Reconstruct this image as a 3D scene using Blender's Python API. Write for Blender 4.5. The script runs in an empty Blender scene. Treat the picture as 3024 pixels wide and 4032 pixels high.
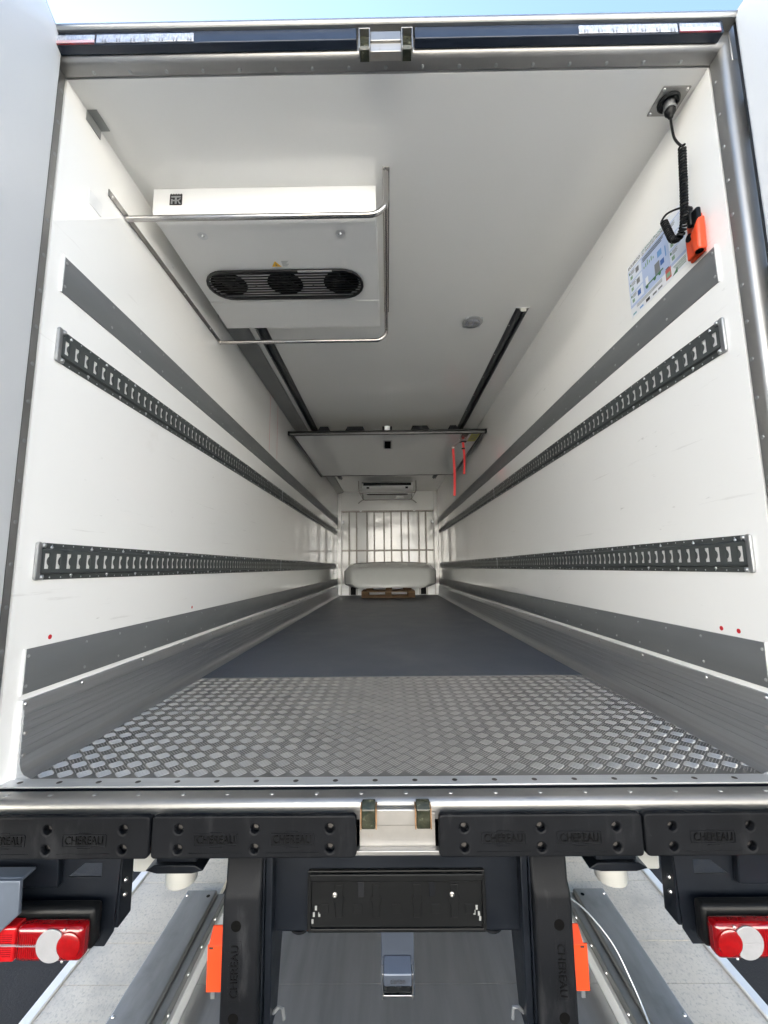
import bpy, bmesh, math, random
import numpy as np
from mathutils import Vector, Matrix
random.seed(7); rng = np.random.default_rng(7)
R = math.radians
sc = bpy.context.scene
col = sc.collection
HW, H, L = 1.24, 2.561, 8.93          # cargo box: half width, height, length (floor at z = 0)
GZ = -1.05                            # ground

# ------------------------------------------------------------------ camera
cam_d = bpy.data.cameras.new('camera'); cam = bpy.data.objects.new('camera', cam_d); col.objects.link(cam)
yaw, pitch, roll = 0.0069, 0.1320, -0.0106
fw = Vector((-math.sin(yaw)*math.cos(pitch), math.cos(yaw)*math.cos(pitch), math.sin(pitch)))
ri = Vector((math.cos(yaw), math.sin(yaw), 0)); up = ri.cross(fw)
r2 = ri*math.cos(roll)+up*math.sin(roll); u2 = -ri*math.sin(roll)+up*math.cos(roll)
cam.matrix_world = Matrix(((r2.x,u2.x,-fw.x,-0.0156),(r2.y,u2.y,-fw.y,-1.3749),(r2.z,u2.z,-fw.z,0.6688),(0,0,0,1)))
cam_d.sensor_fit = 'VERTICAL'; cam_d.sensor_height = 24.0; cam_d.lens = 24.0*1639.4/4032
cam_d.clip_start = 0.02; cam_d.clip_end = 2000
sc.camera = cam

# ------------------------------------------------------------------ sky, sun, exposure
SUN_EL, SUN_AZ = 26.0, -34.0           # azimuth measured from +Y (ahead of the truck) towards +X
w = bpy.data.worlds.new('World'); sc.world = w; w.use_nodes = True
nt = w.node_tree; nt.nodes.clear()
sky = nt.nodes.new('ShaderNodeTexSky'); sky.sky_type = 'NISHITA'; sky.sun_disc = False
sky.sun_elevation = R(SUN_EL); sky.sun_rotation = R(SUN_AZ); sky.air_density = 1.0; sky.dust_density = 0.3; sky.ozone_density = 1.0
bg = nt.nodes.new('ShaderNodeBackground'); bg.inputs[1].default_value = 0.05
wo = nt.nodes.new('ShaderNodeOutputWorld'); nt.links.new(sky.outputs[0], bg.inputs[0]); nt.links.new(bg.outputs[0], wo.inputs[0])
sd = bpy.data.lights.new('sun', 'SUN'); sd.energy = 5.0; sd.angle = R(0.53); sd.color = (1, .95, .87)
so = bpy.data.objects.new('sun', sd); col.objects.link(so)
sdir = Vector((math.sin(R(SUN_AZ))*math.cos(R(SUN_EL)), math.cos(R(SUN_AZ))*math.cos(R(SUN_EL)), math.sin(R(SUN_EL))))
so.rotation_euler = sdir.to_track_quat('Z', 'Y').to_euler(); so.location = (0, 0, 30)
vs = sc.view_settings; vs.view_transform = 'Standard'; vs.look = 'None'; vs.gamma = 1; vs.use_curve_mapping = False
vs.exposure = 3.5
cy = sc.cycles; cy.use_denoising = True; cy.max_bounces = 18; cy.diffuse_bounces = 14; cy.glossy_bounces = 8; cy.transmission_bounces = 6
cy.use_adaptive_sampling = True; cy.adaptive_threshold = 0.015; cy.sample_clamp_indirect = 8; cy.blur_glossy = 0.7

# ------------------------------------------------------------------ materials
M = {}
def mat(name, base, rough=.5, metal=0., var=.0, vscale=6., vstretch=(1,1,1), rvar=0., bump=0., bscale=200., bstretch=(1,1,1), coat=0., spec=.5, spots=None, alpha=None, trans=0., sss=0.):
    m = bpy.data.materials.new(name); m.use_nodes = True; M[name] = m
    n = m.node_tree.nodes; k = m.node_tree.links; p = n['Principled BSDF']
    p.inputs['Base Color'].default_value = (*base, 1); p.inputs['Roughness'].default_value = rough
    p.inputs['Metallic'].default_value = metal; p.inputs['Coat Weight'].default_value = coat; p.inputs['Coat Roughness'].default_value = .06
    p.inputs['Specular IOR Level'].default_value = spec; p.inputs['Transmission Weight'].default_value = trans
    tc = n.new('ShaderNodeTexCoord')
    def noise(scale, stretch, detail=6, rgh=.6):
        mp = n.new('ShaderNodeMapping'); mp.inputs['Scale'].default_value = stretch; k.new(tc.outputs['Object'], mp.inputs[0])
        t = n.new('ShaderNodeTexNoise'); t.inputs['Scale'].default_value = scale; t.inputs['Detail'].default_value = detail; t.inputs['Roughness'].default_value = rgh
        k.new(mp.outputs[0], t.inputs['Vector']); return t.outputs['Fac']
    last = None
    if var:
        f = noise(vscale, vstretch)
        r = n.new('ShaderNodeMapRange'); r.inputs['From Min'].default_value = .25; r.inputs['From Max'].default_value = .75
        r.inputs['To Min'].default_value = 1-var; r.inputs['To Max'].default_value = 1+var*.6; k.new(f, r.inputs['Value'])
        x = n.new('ShaderNodeVectorMath'); x.operation = 'SCALE'; x.inputs[0].default_value = base; k.new(r.outputs[0], x.inputs['Scale'])
        last = x.outputs[0]
    for s in (spots or ()):                  # (colour, scale, threshold lo, hi, strength, stretch)
        c, s_sc, lo, hi, st, strc = s
        f = noise(s_sc, strc, 8, .65)
        r = n.new('ShaderNodeMapRange'); r.inputs['From Min'].default_value = lo; r.inputs['From Max'].default_value = hi
        r.inputs['To Max'].default_value = st; k.new(f, r.inputs['Value'])
        mx = n.new('ShaderNodeMix'); mx.data_type = 'RGBA'
        if last is None: mx.inputs['A'].default_value = (*base, 1)
        else: k.new(last, mx.inputs['A'])
        mx.inputs['B'].default_value = (*c, 1); k.new(r.outputs[0], mx.inputs['Factor']); last = mx.outputs['Result']
    if last is not None: k.new(last, p.inputs['Base Color'])
    if rvar:
        f = noise(vscale*1.7, vstretch)
        r = n.new('ShaderNodeMapRange'); r.inputs['From Min'].default_value = .25; r.inputs['From Max'].default_value = .75
        r.inputs['To Min'].default_value = max(.02, rough-rvar); r.inputs['To Max'].default_value = rough+rvar; k.new(f, r.inputs['Value'])
        k.new(r.outputs[0], p.inputs['Roughness'])
    if bump:
        f = noise(bscale, bstretch, 4)
        b = n.new('ShaderNodeBump'); b.inputs['Strength'].default_value = bump; b.inputs['Distance'].default_value = .002
        k.new(f, b.inputs['Height']); k.new(b.outputs[0], p.inputs['Normal'])
    return m
one = (1,1,1)
mat('panel_white', (.885,.882,.862), .10, var=.02, vscale=1.3, coat=.6, rvar=.04, bump=.02, bscale=90, spots=[((.66,.63,.56),2.2,.62,.82,.3,one), ((.40,.39,.37),22,.675,.73,.45,(1,.3,1.3)), ((.62,.61,.585),6,.645,.70,.35,(1,.25,5))])
mat('ceiling_white', (.87,.867,.845), .15, var=.02, vscale=1.1, coat=.4, rvar=.05, bump=.04, bscale=90)
mat('door_white', (.66,.675,.69), .38, var=.02, vscale=2, bump=.22, bscale=160)
mat('gloss_white', (.80,.80,.79), .06, var=.015, vscale=2, rvar=.03)
mat('enamel_white', (.80,.80,.79), .28, var=.02, vscale=4, coat=.3, bump=.03, bscale=150)
mat('stainless', (.37,.365,.355), .44, .9, var=.16, vscale=3, vstretch=(1.,1.,1.), rvar=.07, bump=.03, bscale=60, bstretch=(1,6,1), spots=[((.24,.235,.22),5,.62,.80,.5,(.5,2.5,.5))])
mat('stainless_tube', (.52,.50,.48), .22, 1, var=.12, vscale=14, rvar=.06)
mat('aluminium_strip', (.74,.75,.76), .5, .75, var=.10, vscale=8, vstretch=(.4,4,4), rvar=.08)
mat('kick_aluminium', (.57,.585,.605), .36, .9, var=.13, vscale=7, vstretch=(3,.12,14), rvar=.10, bump=.12, bscale=30, bstretch=(1,.08,14), spots=[((.70,.70,.70),12,.64,.8,.5,(1,.25,2.5)), ((.27,.27,.275),3.0,.58,.78,.3,(1,.3,3))])
mat('tread_plate', (.29,.285,.272), .5, .7, var=.25, vscale=3.5, rvar=.12, spots=[((.66,.66,.67),4.5,.60,.74,.5,one), ((.19,.175,.155),7,.56,.74,.55,one)])
mat('tread_bar', (.54,.53,.505), .43, .85, var=.16, vscale=5, rvar=.08, spots=[((.30,.29,.27),5,.56,.72,.5,one)])
mat('grey_strip', (.140,.147,.151), .42, var=.08, vscale=5, vstretch=(1,.4,2), rvar=.06, bump=.04, bscale=120)
mat('resin_floor', (.088,.101,.132), .40, var=.12, vscale=1.6, rvar=.03, bump=.35, bscale=330, spots=[((.19,.195,.205),1.3,.52,.74,.6,(1,.6,1)), ((.11,.115,.125),240,.66,.78,.5,one)])
mat('track_grey', (.055,.062,.062), .40, var=.15, vscale=9, rvar=.08, bump=.05, bscale=90)
mat('zinc', (.60,.62,.64), .34, .9, var=.16, vscale=30)
mat('steel_screw', (.62,.61,.60), .28, 1)
mat('dark_screw', (.16,.15,.14), .45, 1)
mat('cast_grey', (.42,.43,.44), .42, .85, var=.1, vscale=20)
mat('galvanised', (.40,.375,.34), .5, .35, var=.35, vscale=34, vstretch=(1,1,.6), rvar=.1)
mat('rubber', (.0052,.006,.0078), .55, spec=.16, var=.35, vscale=5, rvar=.08, bump=.12, bscale=160, spots=[((.040,.041,.044),9,.55,.78,.55,(2,2,.5)), ((.06,.06,.06),45,.68,.74,.6,(1,1,1))])
mat('letter_shade', (.0028,.003,.0034), .6, spec=.1)  # darker copy of rubber: shade of engraved letters put into the colour
mat('seal_black', (.012,.013,.014), .5, var=.2)
mat('black_paint', (.007,.009,.013), .4, spec=.25, var=.3, vscale=4, rvar=.1, bump=.05, bscale=120, spots=[((.06,.062,.065),9,.62,.8,.4,(3,3,.6))])
mat('black_plastic', (.006,.0065,.007), .42, spec=.22, var=.2, vscale=8)
mat('light_bar', (.022,.030,.048), .22, var=.15)
mat('void_black', (.003,.003,.003), .8, spec=.05)
mat('frame_black', (.020,.020,.021), .34, .3, var=.2)
mat('rail_grey', (.10,.105,.105), .38, .6, var=.15, vscale=8, vstretch=(3,.3,3))
mat('duct_grey', (.30,.31,.305), .4, .3, var=.08)
mat('orange_plastic', (.66,.060,.013), .40, var=.06, vscale=20, bump=.08, bscale=300)
mat('lens_red', (.20,.002,.004), .10, coat=1., var=.25, vscale=26)
mat('lens_red_deep', (.24,.002,.003), .08, coat=1., var=.5, vscale=22, bump=.25, bscale=120)
mat('lens_red_light', (.36,.006,.008), .12, coat=.8)
mat('lens_white', (.27,.27,.28), .14, coat=.7, var=.08, vscale=40, bump=.2, bscale=260)
mat('lens_clear', (.52,.54,.60), .14, .35, coat=1., var=.5, vscale=70, vstretch=(2,1,1), bump=.5, bscale=130)
mat('lens_pink', (.62,.40,.42), .2, coat=1., var=.2, vscale=60)
mat('nylon_white', (.52,.52,.49), .42, var=.06, vscale=9, spots=[((.50,.48,.43),10,.6,.8,.4,one)])
mat('deck_pale', (.66,.60,.505), .62, .1, var=.12, vscale=5, bump=.5, bscale=150, spots=[((.30,.28,.245),85,.52,.66,.6,(1.3,1,1)), ((.40,.375,.33),7,.50,.72,.6,(1,1,1))])
mat('deck_edge', (.72,.71,.69), .45, .3, var=.1, vscale=9)
mat('lift_steel', (.27,.27,.26), .42, .75, var=.25, vscale=5, vstretch=(3,.7,1), rvar=.1, spots=[((.12,.115,.105),4,.56,.76,.5,one)])
mat('lift_sheet', (.46,.465,.47), .42, .8, var=.18, vscale=4, vstretch=(5,.5,1), rvar=.08, bump=.06, bscale=60, bstretch=(6,.2,1))
mat('arm_blue', (.13,.155,.195), .35, .4, var=.2, vscale=8, spots=[((.42,.44,.47),16,.68,.76,.7,one)])
mat('asphalt', (.022,.020,.018), .9, var=.3, vscale=3, bump=.9, bscale=130, spots=[((.085,.078,.068),170,.60,.70,.7,one)])
mat('wood', (.23,.135,.065), .65, var=.35, vscale=9, vstretch=(.6,5,5), bump=.2, bscale=40, bstretch=(.3,5,5))
mat('wood_end', (.15,.085,.04), .75, var=.35, vscale=30)
mat('fairing_white', (.80,.82,.80), .12, var=.02, coat=.5)
mat('rope_red', (.78,.055,.055), .55, var=.1, vscale=30)
mat('red_mark', (.50,.012,.02), .45)
mat('label_yellow', (.46,.44,.09), .5)
mat('warn_yellow', (.85,.50,.02), .45)
mat('ink_black', (.02,.02,.022), .5)
mat('ink_grey', (.20,.21,.22), .5)
mat('ink_green', (.06,.17,.085), .5)
mat('ink_lightgreen', (.22,.36,.24), .5)
mat('ink_blue', (.05,.13,.38), .5)
mat('ink_midblue', (.16,.33,.62), .5)
mat('ink_red', (.52,.12,.10), .5)
mat('ink_teal', (.20,.40,.45), .5)
mat('paper_white', (.78,.80,.84), .35, coat=.3)
mat('paper_blue', (.46,.55,.76), .35, coat=.3)
mat('paper_panel', (.70,.75,.85), .35, coat=.3)
mat('grease', (.035,.037,.024), .25, var=.6, vscale=40, bump=.8, bscale=60, spots=[((.16,.165,.12),38,.58,.68,.7,one), ((.012,.022,.016),30,.52,.64,.7,one)])
mat('rust', (.30,.17,.08), .7, var=.4, vscale=30)
mat('keeper_plate', (.50,.48,.45), .40, .8, var=.15, vscale=9, spots=[((.40,.25,.13),14,.60,.78,.6,one)])
mat('camera_body', (.075,.09,.12), .32, .5, var=.1)
mat('glass_black', (.008,.009,.010), .05, coat=1.)

# ------------------------------------------------------------------ geometry helpers
class G:
    def __init__(s): s.v = []; s.f = []; s.m = []; s.mi = 0
    def face(s, idx): s.f.append(idx); s.m.append(s.mi)
    def add(s, verts): b = len(s.v); s.v.extend([tuple(map(float, q)) for q in verts]); return b
    def box(s, x0, x1, y0, y1, z0, z1):
        b = s.add([(x0,y0,z0),(x1,y0,z0),(x1,y1,z0),(x0,y1,z0),(x0,y0,z1),(x1,y0,z1),(x1,y1,z1),(x0,y1,z1)])
        for q in ((0,3,2,1),(4,5,6,7),(0,1,5,4),(1,2,6,5),(2,3,7,6),(3,0,4,7)): s.face([b+i for i in q])
        return s
    def prism(s, pts, ax, a0, a1, caps=True):
        def P(p, a): return (a,p[0],p[1]) if ax == 'x' else ((p[0],a,p[1]) if ax == 'y' else (p[0],p[1],a))
        n = len(pts); b = s.add([P(p,a0) for p in pts]+[P(p,a1) for p in pts])
        for i in range(n):
            j = (i+1) % n; s.face([b+i, b+j, b+n+j, b+n+i])
        if caps: s.face([b+i for i in range(n)][::-1]); s.face([b+n+i for i in range(n)])
        return s
    def ring(s, c, ax, u, r, n, ph=0):
        w_ = ax.cross(u); return [c+u*(r*math.cos(2*math.pi*i/n+ph))+w_*(r*math.sin(2*math.pi*i/n+ph)) for i in range(n)]
    def lathe(s, c, ax, prof, n=16, cap0=True, cap1=True):
        c = Vector(c); ax = Vector(ax).normalized(); u = ax.orthogonal().normalized(); rs = []
        for r, h in prof: rs.append(s.add(s.ring(c+ax*h, ax, u, max(r,1e-5), n)))
        for a, b in zip(rs, rs[1:]):
            for i in range(n): j = (i+1) % n; s.face([a+i, a+j, b+j, b+i])
        if cap0: s.face([rs[0]+i for i in range(n)][::-1])
        if cap1: s.face([rs[-1]+i for i in range(n)])
        return s
    def cyl(s, p0, p1, r, n=14, r1=None):
        p0 = Vector(p0); p1 = Vector(p1); d = p1-p0
        return s.lathe(p0, d, [(r,0),(r1 or r, d.length)], n)
    def tube(s, path, r, n=10, close=False):
        P = [Vector(p) for p in path]; u = None; rs = []
        for i, p in enumerate(P):
            t = (P[min(i+1,len(P)-1)]-P[max(i-1,0)])
            if t.length < 1e-9: t = Vector((0,0,1))
            t.normalize()
            u = t.orthogonal() if u is None else (u-t*u.dot(t))
            if u.length < 1e-6: u = t.orthogonal()
            u.normalize(); rs.append(s.add(s.ring(p, t, u, r, n)))
        for a, b in zip(rs, rs[1:]):
            for i in range(n): j = (i+1) % n; s.face([a+i, a+j, b+j, b+i])
        s.face([rs[0]+i for i in range(n)][::-1]); s.face([rs[-1]+i for i in range(n)]); return s
    def dome(s, c, nrm, r, h, n=8):
        return s.lathe(c, nrm, [(r,0),(r*.92,h*.45),(r*.55,h*.9),(r*.12,h)], n, cap0=False)
    def grid(s, pts, closed=False):
        nr, nc = len(pts), len(pts[0]); b = s.add([q for row in pts for q in row])
        for i in range(nr-1):
            for j in range(nc-1): s.face([b+i*nc+j, b+i*nc+j+1, b+(i+1)*nc+j+1, b+(i+1)*nc+j])
        return s
    def build(s, name, m, parent=None, smooth=True, bevel=0., seg=2, flip=False):
        me = bpy.data.meshes.new(name); me.from_pydata(s.v, [], s.f)
        for x in (m if isinstance(m, (list,tuple)) else [m]): me.materials.append(M[x])
        if any(s.m): me.polygons.foreach_set('material_index', s.m)
        bm = bmesh.new(); bm.from_mesh(me); bmesh.ops.recalc_face_normals(bm, faces=bm.faces); bm.to_mesh(me); bm.free()
        return finish(name, me, parent, smooth, bevel, seg)
def finish(name, me, parent=None, smooth=True, bevel=0., seg=2):
    if smooth:
        me.polygons.foreach_set('use_smooth', [True]*len(me.polygons)); me.set_sharp_from_angle(angle=R(38))
    me.update()
    o = bpy.data.objects.new(name, me); col.objects.link(o); attach(o, parent)
    if bevel:
        b = o.modifiers.new('bevel', 'BEVEL'); b.width = bevel; b.segments = seg; b.limit_method = 'ANGLE'; b.angle_limit = R(40); b.harden_normals = False
    return o
WORLD = {}
def attach(o, parent):
    if parent is not None:
        o.parent = parent; o.matrix_parent_inverse = WORLD.get(parent.name, Matrix()).inverted()
def thing(name, label, cat, loc, group=None):
    o = bpy.data.objects.new(name, None); col.objects.link(o); o.location = loc; o.empty_display_size = .1
    WORLD[o.name] = Matrix.Translation(Vector(loc)); return tag(o, label, cat, group)
def tag(o, label, cat, group=None):
    o['label'] = label; o['category'] = cat
    if group: o['group'] = group
    return o
def inst(name, src, loc, parent, rot=None):
    o = bpy.data.objects.new(name, src); col.objects.link(o); attach(o, parent); o.location = loc
    if rot is not None: o.rotation_euler = rot
    return o
def mesh_of(g, name, m, smooth=True):
    o = g.build(name, m, None, smooth); me = o.data; bpy.data.objects.remove(o); return me
def plate(name, outer, holes, depth, frame, m, parent=None, bevel=0., smooth=True):
    """flat plate with real holes: 2D outline + hole loops, thickness depth; frame = (origin, u, v) with n = u x v, plate grows along +n"""
    cu = bpy.data.curves.new('outline', 'CURVE'); cu.dimensions = '2D'; cu.fill_mode = 'BOTH'; cu.extrude = max(depth/2-bevel, 1e-5); cu.bevel_depth = bevel; cu.bevel_resolution = 1; cu.offset = -bevel
    for lp in [outer]+list(holes):
        sp = cu.splines.new('POLY'); sp.points.add(len(lp)-1); sp.use_cyclic_u = True
        for q, p in zip(sp.points, lp): q.co = (p[0], p[1], 0, 1)
    to = bpy.data.objects.new('tmp', cu); col.objects.link(to)
    me = bpy.data.meshes.new_from_object(to.evaluated_get(bpy.context.evaluated_depsgraph_get())); bpy.data.objects.remove(to)
    o_, u, v = Vector(frame[0]), Vector(frame[1]), Vector(frame[2]); n = u.cross(v)
    mt = Matrix(((u.x,v.x,n.x,o_.x),(u.y,v.y,n.y,o_.y),(u.z,v.z,n.z,o_.z),(0,0,0,1))) @ Matrix.Translation((0,0,depth/2))
    me.transform(mt); me.name = name; me.materials.clear(); me.materials.append(M[m])
    return finish(name, me, parent, smooth)
def circ(cx, cy, r, n=20): return [(cx+r*math.cos(2*math.pi*i/n), cy+r*math.sin(2*math.pi*i/n)) for i in range(n)]
def rrect(x0, x1, y0, y1, r, n=5):
    o = []
    for cx, cy, a in ((x1-r,y1-r,0),(x0+r,y1-r,90),(x0+r,y0+r,180),(x1-r,y0+r,270)):
        o += [(cx+r*math.cos(R(a+90*i/n)), cy+r*math.sin(R(a+90*i/n))) for i in range(n+1)]
    return o
def text(name, body, frame, size, m, parent, depth=.0006, align='CENTER', squeeze=1., width=None):
    cu = bpy.data.curves.new('lettering', 'FONT'); cu.body = body; cu.size = size; cu.align_x = align; cu.align_y = 'CENTER'; cu.extrude = depth/2
    cu.resolution_u = 3
    to = bpy.data.objects.new('tmp', cu); col.objects.link(to)
    me = bpy.data.meshes.new_from_object(to.evaluated_get(bpy.context.evaluated_depsgraph_get())); bpy.data.objects.remove(to)
    if width:
        xs = [q.co.x for q in me.vertices]; squeeze = width/(max(xs)-min(xs))
    me.transform(Matrix.Diagonal((squeeze,1,1,1)))
    o_, u, v = Vector(frame[0]), Vector(frame[1]), Vector(frame[2]); n = u.cross(v)
    me.transform(Matrix(((u.x,v.x,n.x,o_.x),(u.y,v.y,n.y,o_.y),(u.z,v.z,n.z,o_.z),(0,0,0,1))) @ Matrix.Translation((0,0,depth/2)))
    me.name = name; me.materials.clear(); me.materials.append(M[m]); return finish(name, me, parent, False)
def bez(pts, n=10):
    """Catmull-Rom through pts"""
    P = [Vector(p) for p in pts]; P = [P[0]*2-P[1]]+P+[P[-1]*2-P[-2]]; o = []
    for i in range(1, len(P)-2):
        for k in range(n):
            t = k/n; a, b, c, d = P[i-1:i+3]
            o.append(.5*((2*b)+(c-a)*t+(2*a-5*b+4*c-d)*t*t+(3*b-a-3*c+d)*t**3))
    o.append(P[-2]); return o
def stuff(o): o['kind'] = 'stuff'; return o
X, Y, Z = Vector((1,0,0)), Vector((0,1,0)), Vector((0,0,1))

# ================================================================== ground
g = G(); g.add([(-600,-600,GZ),(600,-600,GZ),(600,600,GZ),(-600,600,GZ)]); g.face([0,1,2,3])
gr = g.build('ground', 'asphalt', None, False); gr['kind'] = 'structure'

# ================================================================== unseen building added ahead of the truck to shade the yard
WH = thing('shade_building', 'tall pale unseen building added ahead of the truck to shade the yard', 'building', (0, 16, GZ))
for k in range(16):
    G().box(-40+5*k+.01, -40+5*k+4.99, 16, 16.2, GZ, 9.6).build('wall_panel', 'enamel_white', WH, False)
G().box(-40, 40, 16.21, 46, 9.0, 9.3).build('roof', 'duct_grey', WH, False)
for k in range(6):
    G().box(-32+12*k, -28+12*k, 15.93, 15.99, GZ, 3.4).build('dock_door', 'grey_strip', WH, False)
G().box(-40.1, 40.1, 15.92, 16.3, 9.61, 9.9).build('coping', 'cast_grey', WH, False)
# unseen building added behind the viewer to bounce sunlight into the box
mat('cladding', (.79,.772,.73), .55, var=.08, vscale=.8, vstretch=(1,1,.3), bump=.1, bscale=12, bstretch=(8,1,.2))
DB = thing('bounce_building', 'cream clad unseen building added behind the viewer to bounce sunlight', 'building', (0, -18, GZ))
for k in range(14):
    q = G(); x0 = -42+6*k
    q.box(x0+.02, x0+5.98, -18.3, -18.0, GZ+(4.3 if k % 2 else 0), 8.6)
    q.build('wall_panel', 'cladding', DB, False)
    if k % 2:
        q = G()
        q.box(x0+.02, x0+1.2, -18.3, -18.0, GZ, GZ+4.29); q.box(x0+4.8, x0+5.98, -18.3, -18.0, GZ, GZ+4.29)
        q.build('door_surround', 'cladding', DB, False)
        for i in range(8): G().box(x0+1.21, x0+4.79, -18.22, -18.12, GZ+.53*i+.005, GZ+.53*i+.525).build('dock_door_slat', 'enamel_white', DB, False)
        G().box(x0+.9, x0+5.1, -18.0, -17.6, GZ+4.5, GZ+4.62).build('canopy', 'cast_grey', DB, False)
G().box(-42.2, 42.2, -18.45, -17.9, 8.61, 8.9).build('coping', 'cast_grey', DB, False)
G().box(-42, 42, -40, -18.46, 8.3, 8.5).build('roof', 'duct_grey', DB, False)
# ================================================================== the cargo box
TB = thing('truck_box', 'white refrigerated truck box seen through its wide open rear doors', 'truck', (0, 0, GZ))
WT = .06
wallL = G().box(-HW-WT, -HW, .0, L, -.02, H).build('wall', 'panel_white', TB, False)
wallR = G().box(HW, HW+WT, .0, L, -.02, H).build('wall', 'panel_white', TB, False)
bulk = G().box(-HW-WT, HW+WT, L, L+.08, -.1, H+.06).build('bulkhead', 'panel_white', TB, False)
ceil = G().box(-HW-WT, HW+WT, 0, L, H, H+.06).build('ceiling', 'ceiling_white', TB, False)
flo = G().box(-HW, HW, 1.30, L, -.09, 0).build('floor', 'resin_floor', TB, False)
G().box(-HW, HW, .0125, 1.299, -.09, -.003).build('floor_base', 'black_paint', TB, False)
und = G()
for sx in (-1, 1):
    und.box(*sorted((sx*.42, sx*.36)), .16, L, -.36, -.1)
und.box(-1.2, 1.2, .12, .2, -.2, -.095)
for yy in np.arange(.9, L, .6): und.box(-1.2, 1.2, yy, yy+.05, -.16, -.091)
und.build('chassis', 'black_paint', TB, False)
for sx in (-1, 1):
    for yw in (2.6,):
        wh = G().lathe((sx*.70, yw, GZ+.46), (sx,0,0), [(.28,0),(.42,.01),(.46,.05),(.46,.44),(.42,.48),(.30,.49)], 40).build('wheel', 'rubber', TB)
        G().lathe((sx*1.15, yw, GZ+.46), (sx,0,0), [(.29,.041),(.27,.03),(.12,.02),(.11,.06),(.0,.07)], 32, cap0=False).build('rim', 'cast_grey', wh)
und2 = G().cyl((-.7,2.6,GZ+.46), (.7,2.6,GZ+.46), .08); und2.build('axle', 'black_paint', TB)
# white corner covers at the bulkhead and ribbed kick panel along its foot
for sx in (-1, 1):
    G().box(*sorted((sx*1.228, sx*1.15)), L-.03, L-.001, .26, H-.002).build('corner_cover', 'panel_white', TB, True, .004)
kp = G()
prof = [(L-.001, .001), (L-.02, .001)]
for i in range(9):
    z = .012+i*.027; prof += [(L-.02, z), (L-.026, z+.004), (L-.026, z+.008), (L-.02, z+.012)]
prof += [(L-.02, .262), (L-.001, .262)]
kp.prism(prof, 'x', -1.239, 1.239).build('bulkhead_kick_panel', 'aluminium_strip', TB, False)

# aluminium tread plate with raised bars
tp = G().box(-HW+.001, HW-.001, .066, 1.299, -.0025, .0).build('tread_plate', 'tread_plate', TB, False)
def tread_bars():
    p = .0455; vsx, fs = [], []
    n = 70
    hexo = np.array([(-1,0),(-.62,-1),(.62,-1),(1,0),(.62,1),(-.62,1)], float)
    for i in range(-n, n):
        for j in range(-n, n):
            cx = (i-j)*p/math.sqrt(2); cyy = .68+(i+j)*p/math.sqrt(2)
            if not (-HW+.02 < cx < HW-.02 and .06 < cyy < 1.31): continue
            a = R(45 if (i+j) % 2 == 0 else 135); d = np.array([math.cos(a), math.sin(a)]); e = np.array([-d[1], d[0]])
            for k in range(5):
                c = np.array([cx, cyy])+e*(k-2)*.0091
                ln = .0222 if k in (1,2,3) else .0200
                base = c+hexo[:, :1]*ln*d+hexo[:, 1:]*.0014*e; top = c+hexo[:, :1]*(ln*.82)*d+hexo[:, 1:]*.0003*e
                if base[:,1].min() < .068 or base[:,1].max() > 1.297: continue
                b = len(vsx)
                vsx.extend([(q[0],q[1],0.0) for q in base]); vsx.extend([(q[0],q[1],.0015) for q in top])
                for t in range(6): fs.append((b+t, b+(t+1)%6, b+6+(t+1)%6, b+6+t))
                fs.append(tuple(b+6+t for t in range(6)))
    me = bpy.data.meshes.new('raised_bars'); me.from_pydata(vsx, [], fs); me.materials.append(M['tread_bar'])
    return finish('raised_bars', me, tp, False)
stuff(tread_bars())
G().box(-HW+.06, HW-.06, 1.2935, 1.3035, .0004, .0016).build('floor_joint', 'duct_grey', TB, False)
# threshold strip with countersunk screws
ts = G().box(-HW+.001, HW-.001, .0125, .0655, -.0025, .0025).build('threshold_strip', 'aluminium_strip', TB, True, .0015)
csk = mesh_of(G().lathe((0,0,0), Z, [(.0085,.0003),(.0062,.0012),(.0048,.0009),(.0046,-.0004),(.0018,-.0008)], 14), 'screw', 'dark_screw')
for i in range(20): inst('screw', csk, (-1.19+.1253*i, .039, .0028), ts)
G().box(-HW+.001, HW-.001, -.0085, .012, -.03, -.009).build('sill_seal', 'seal_black', TB, False)

# stainless rear portal, mitred at the corners, rounded front edge
pr = [(-.009,.0), (-.046,.0), (-.053,.0015), (-.060,.006), (-.065,.013), (-.067,.022), (-.067,.052), (-.009,.052)]
cor = [(-1,0),(1,0),(1,1),(-1,1)]
def portal_side(a, b, name):
    q = G()
    def pos(c, n): return (c[0]*(HW+n), H+n if c[1] else -n)
    ia = q.add([(pos(a,n)[0], y, pos(a,n)[1]) for y, n in pr]); ib = q.add([(pos(b,n)[0], y, pos(b,n)[1]) for y, n in pr])
    N = len(pr)
    for i in range(N): q.face([ia+i, ia+(i+1)%N, ib+(i+1)%N, ib+i])
    q.face(list(range(ia, ia+N))); q.face(list(range(ib, ib+N)))
    return q.build(name, 'stainless', TB, True)
sill = portal_side(cor[0], cor[1], 'portal_sill'); jr = portal_side(cor[1], cor[2], 'portal_post'); hd = portal_side(cor[2], cor[3], 'portal_header'); jl = portal_side(cor[3], cor[0], 'portal_post')
pan = mesh_of(G().lathe((0,0,0), Z, [(.0075,0),(.0068,.0016),(.004,.0028),(.0012,.0026)], 12, cap0=False), 'screw', 'cast_grey')
for i in range(19): inst('screw', pan, (-1.17+.1335*i, -.030, -.0004), sill)
for i in range(17): inst('screw', pan, (-1.12+.14*i, -.022, H+.0004), hd, (math.pi,0,0))
for i in range(18):
    inst('screw', pan, (-HW-.0004, -.02, .14+.138*i), jl, (0,math.pi/2,0))
    inst('screw', pan, (HW+.0004, -.02, .12+.138*i), jr, (0,-math.pi/2,0))
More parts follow.
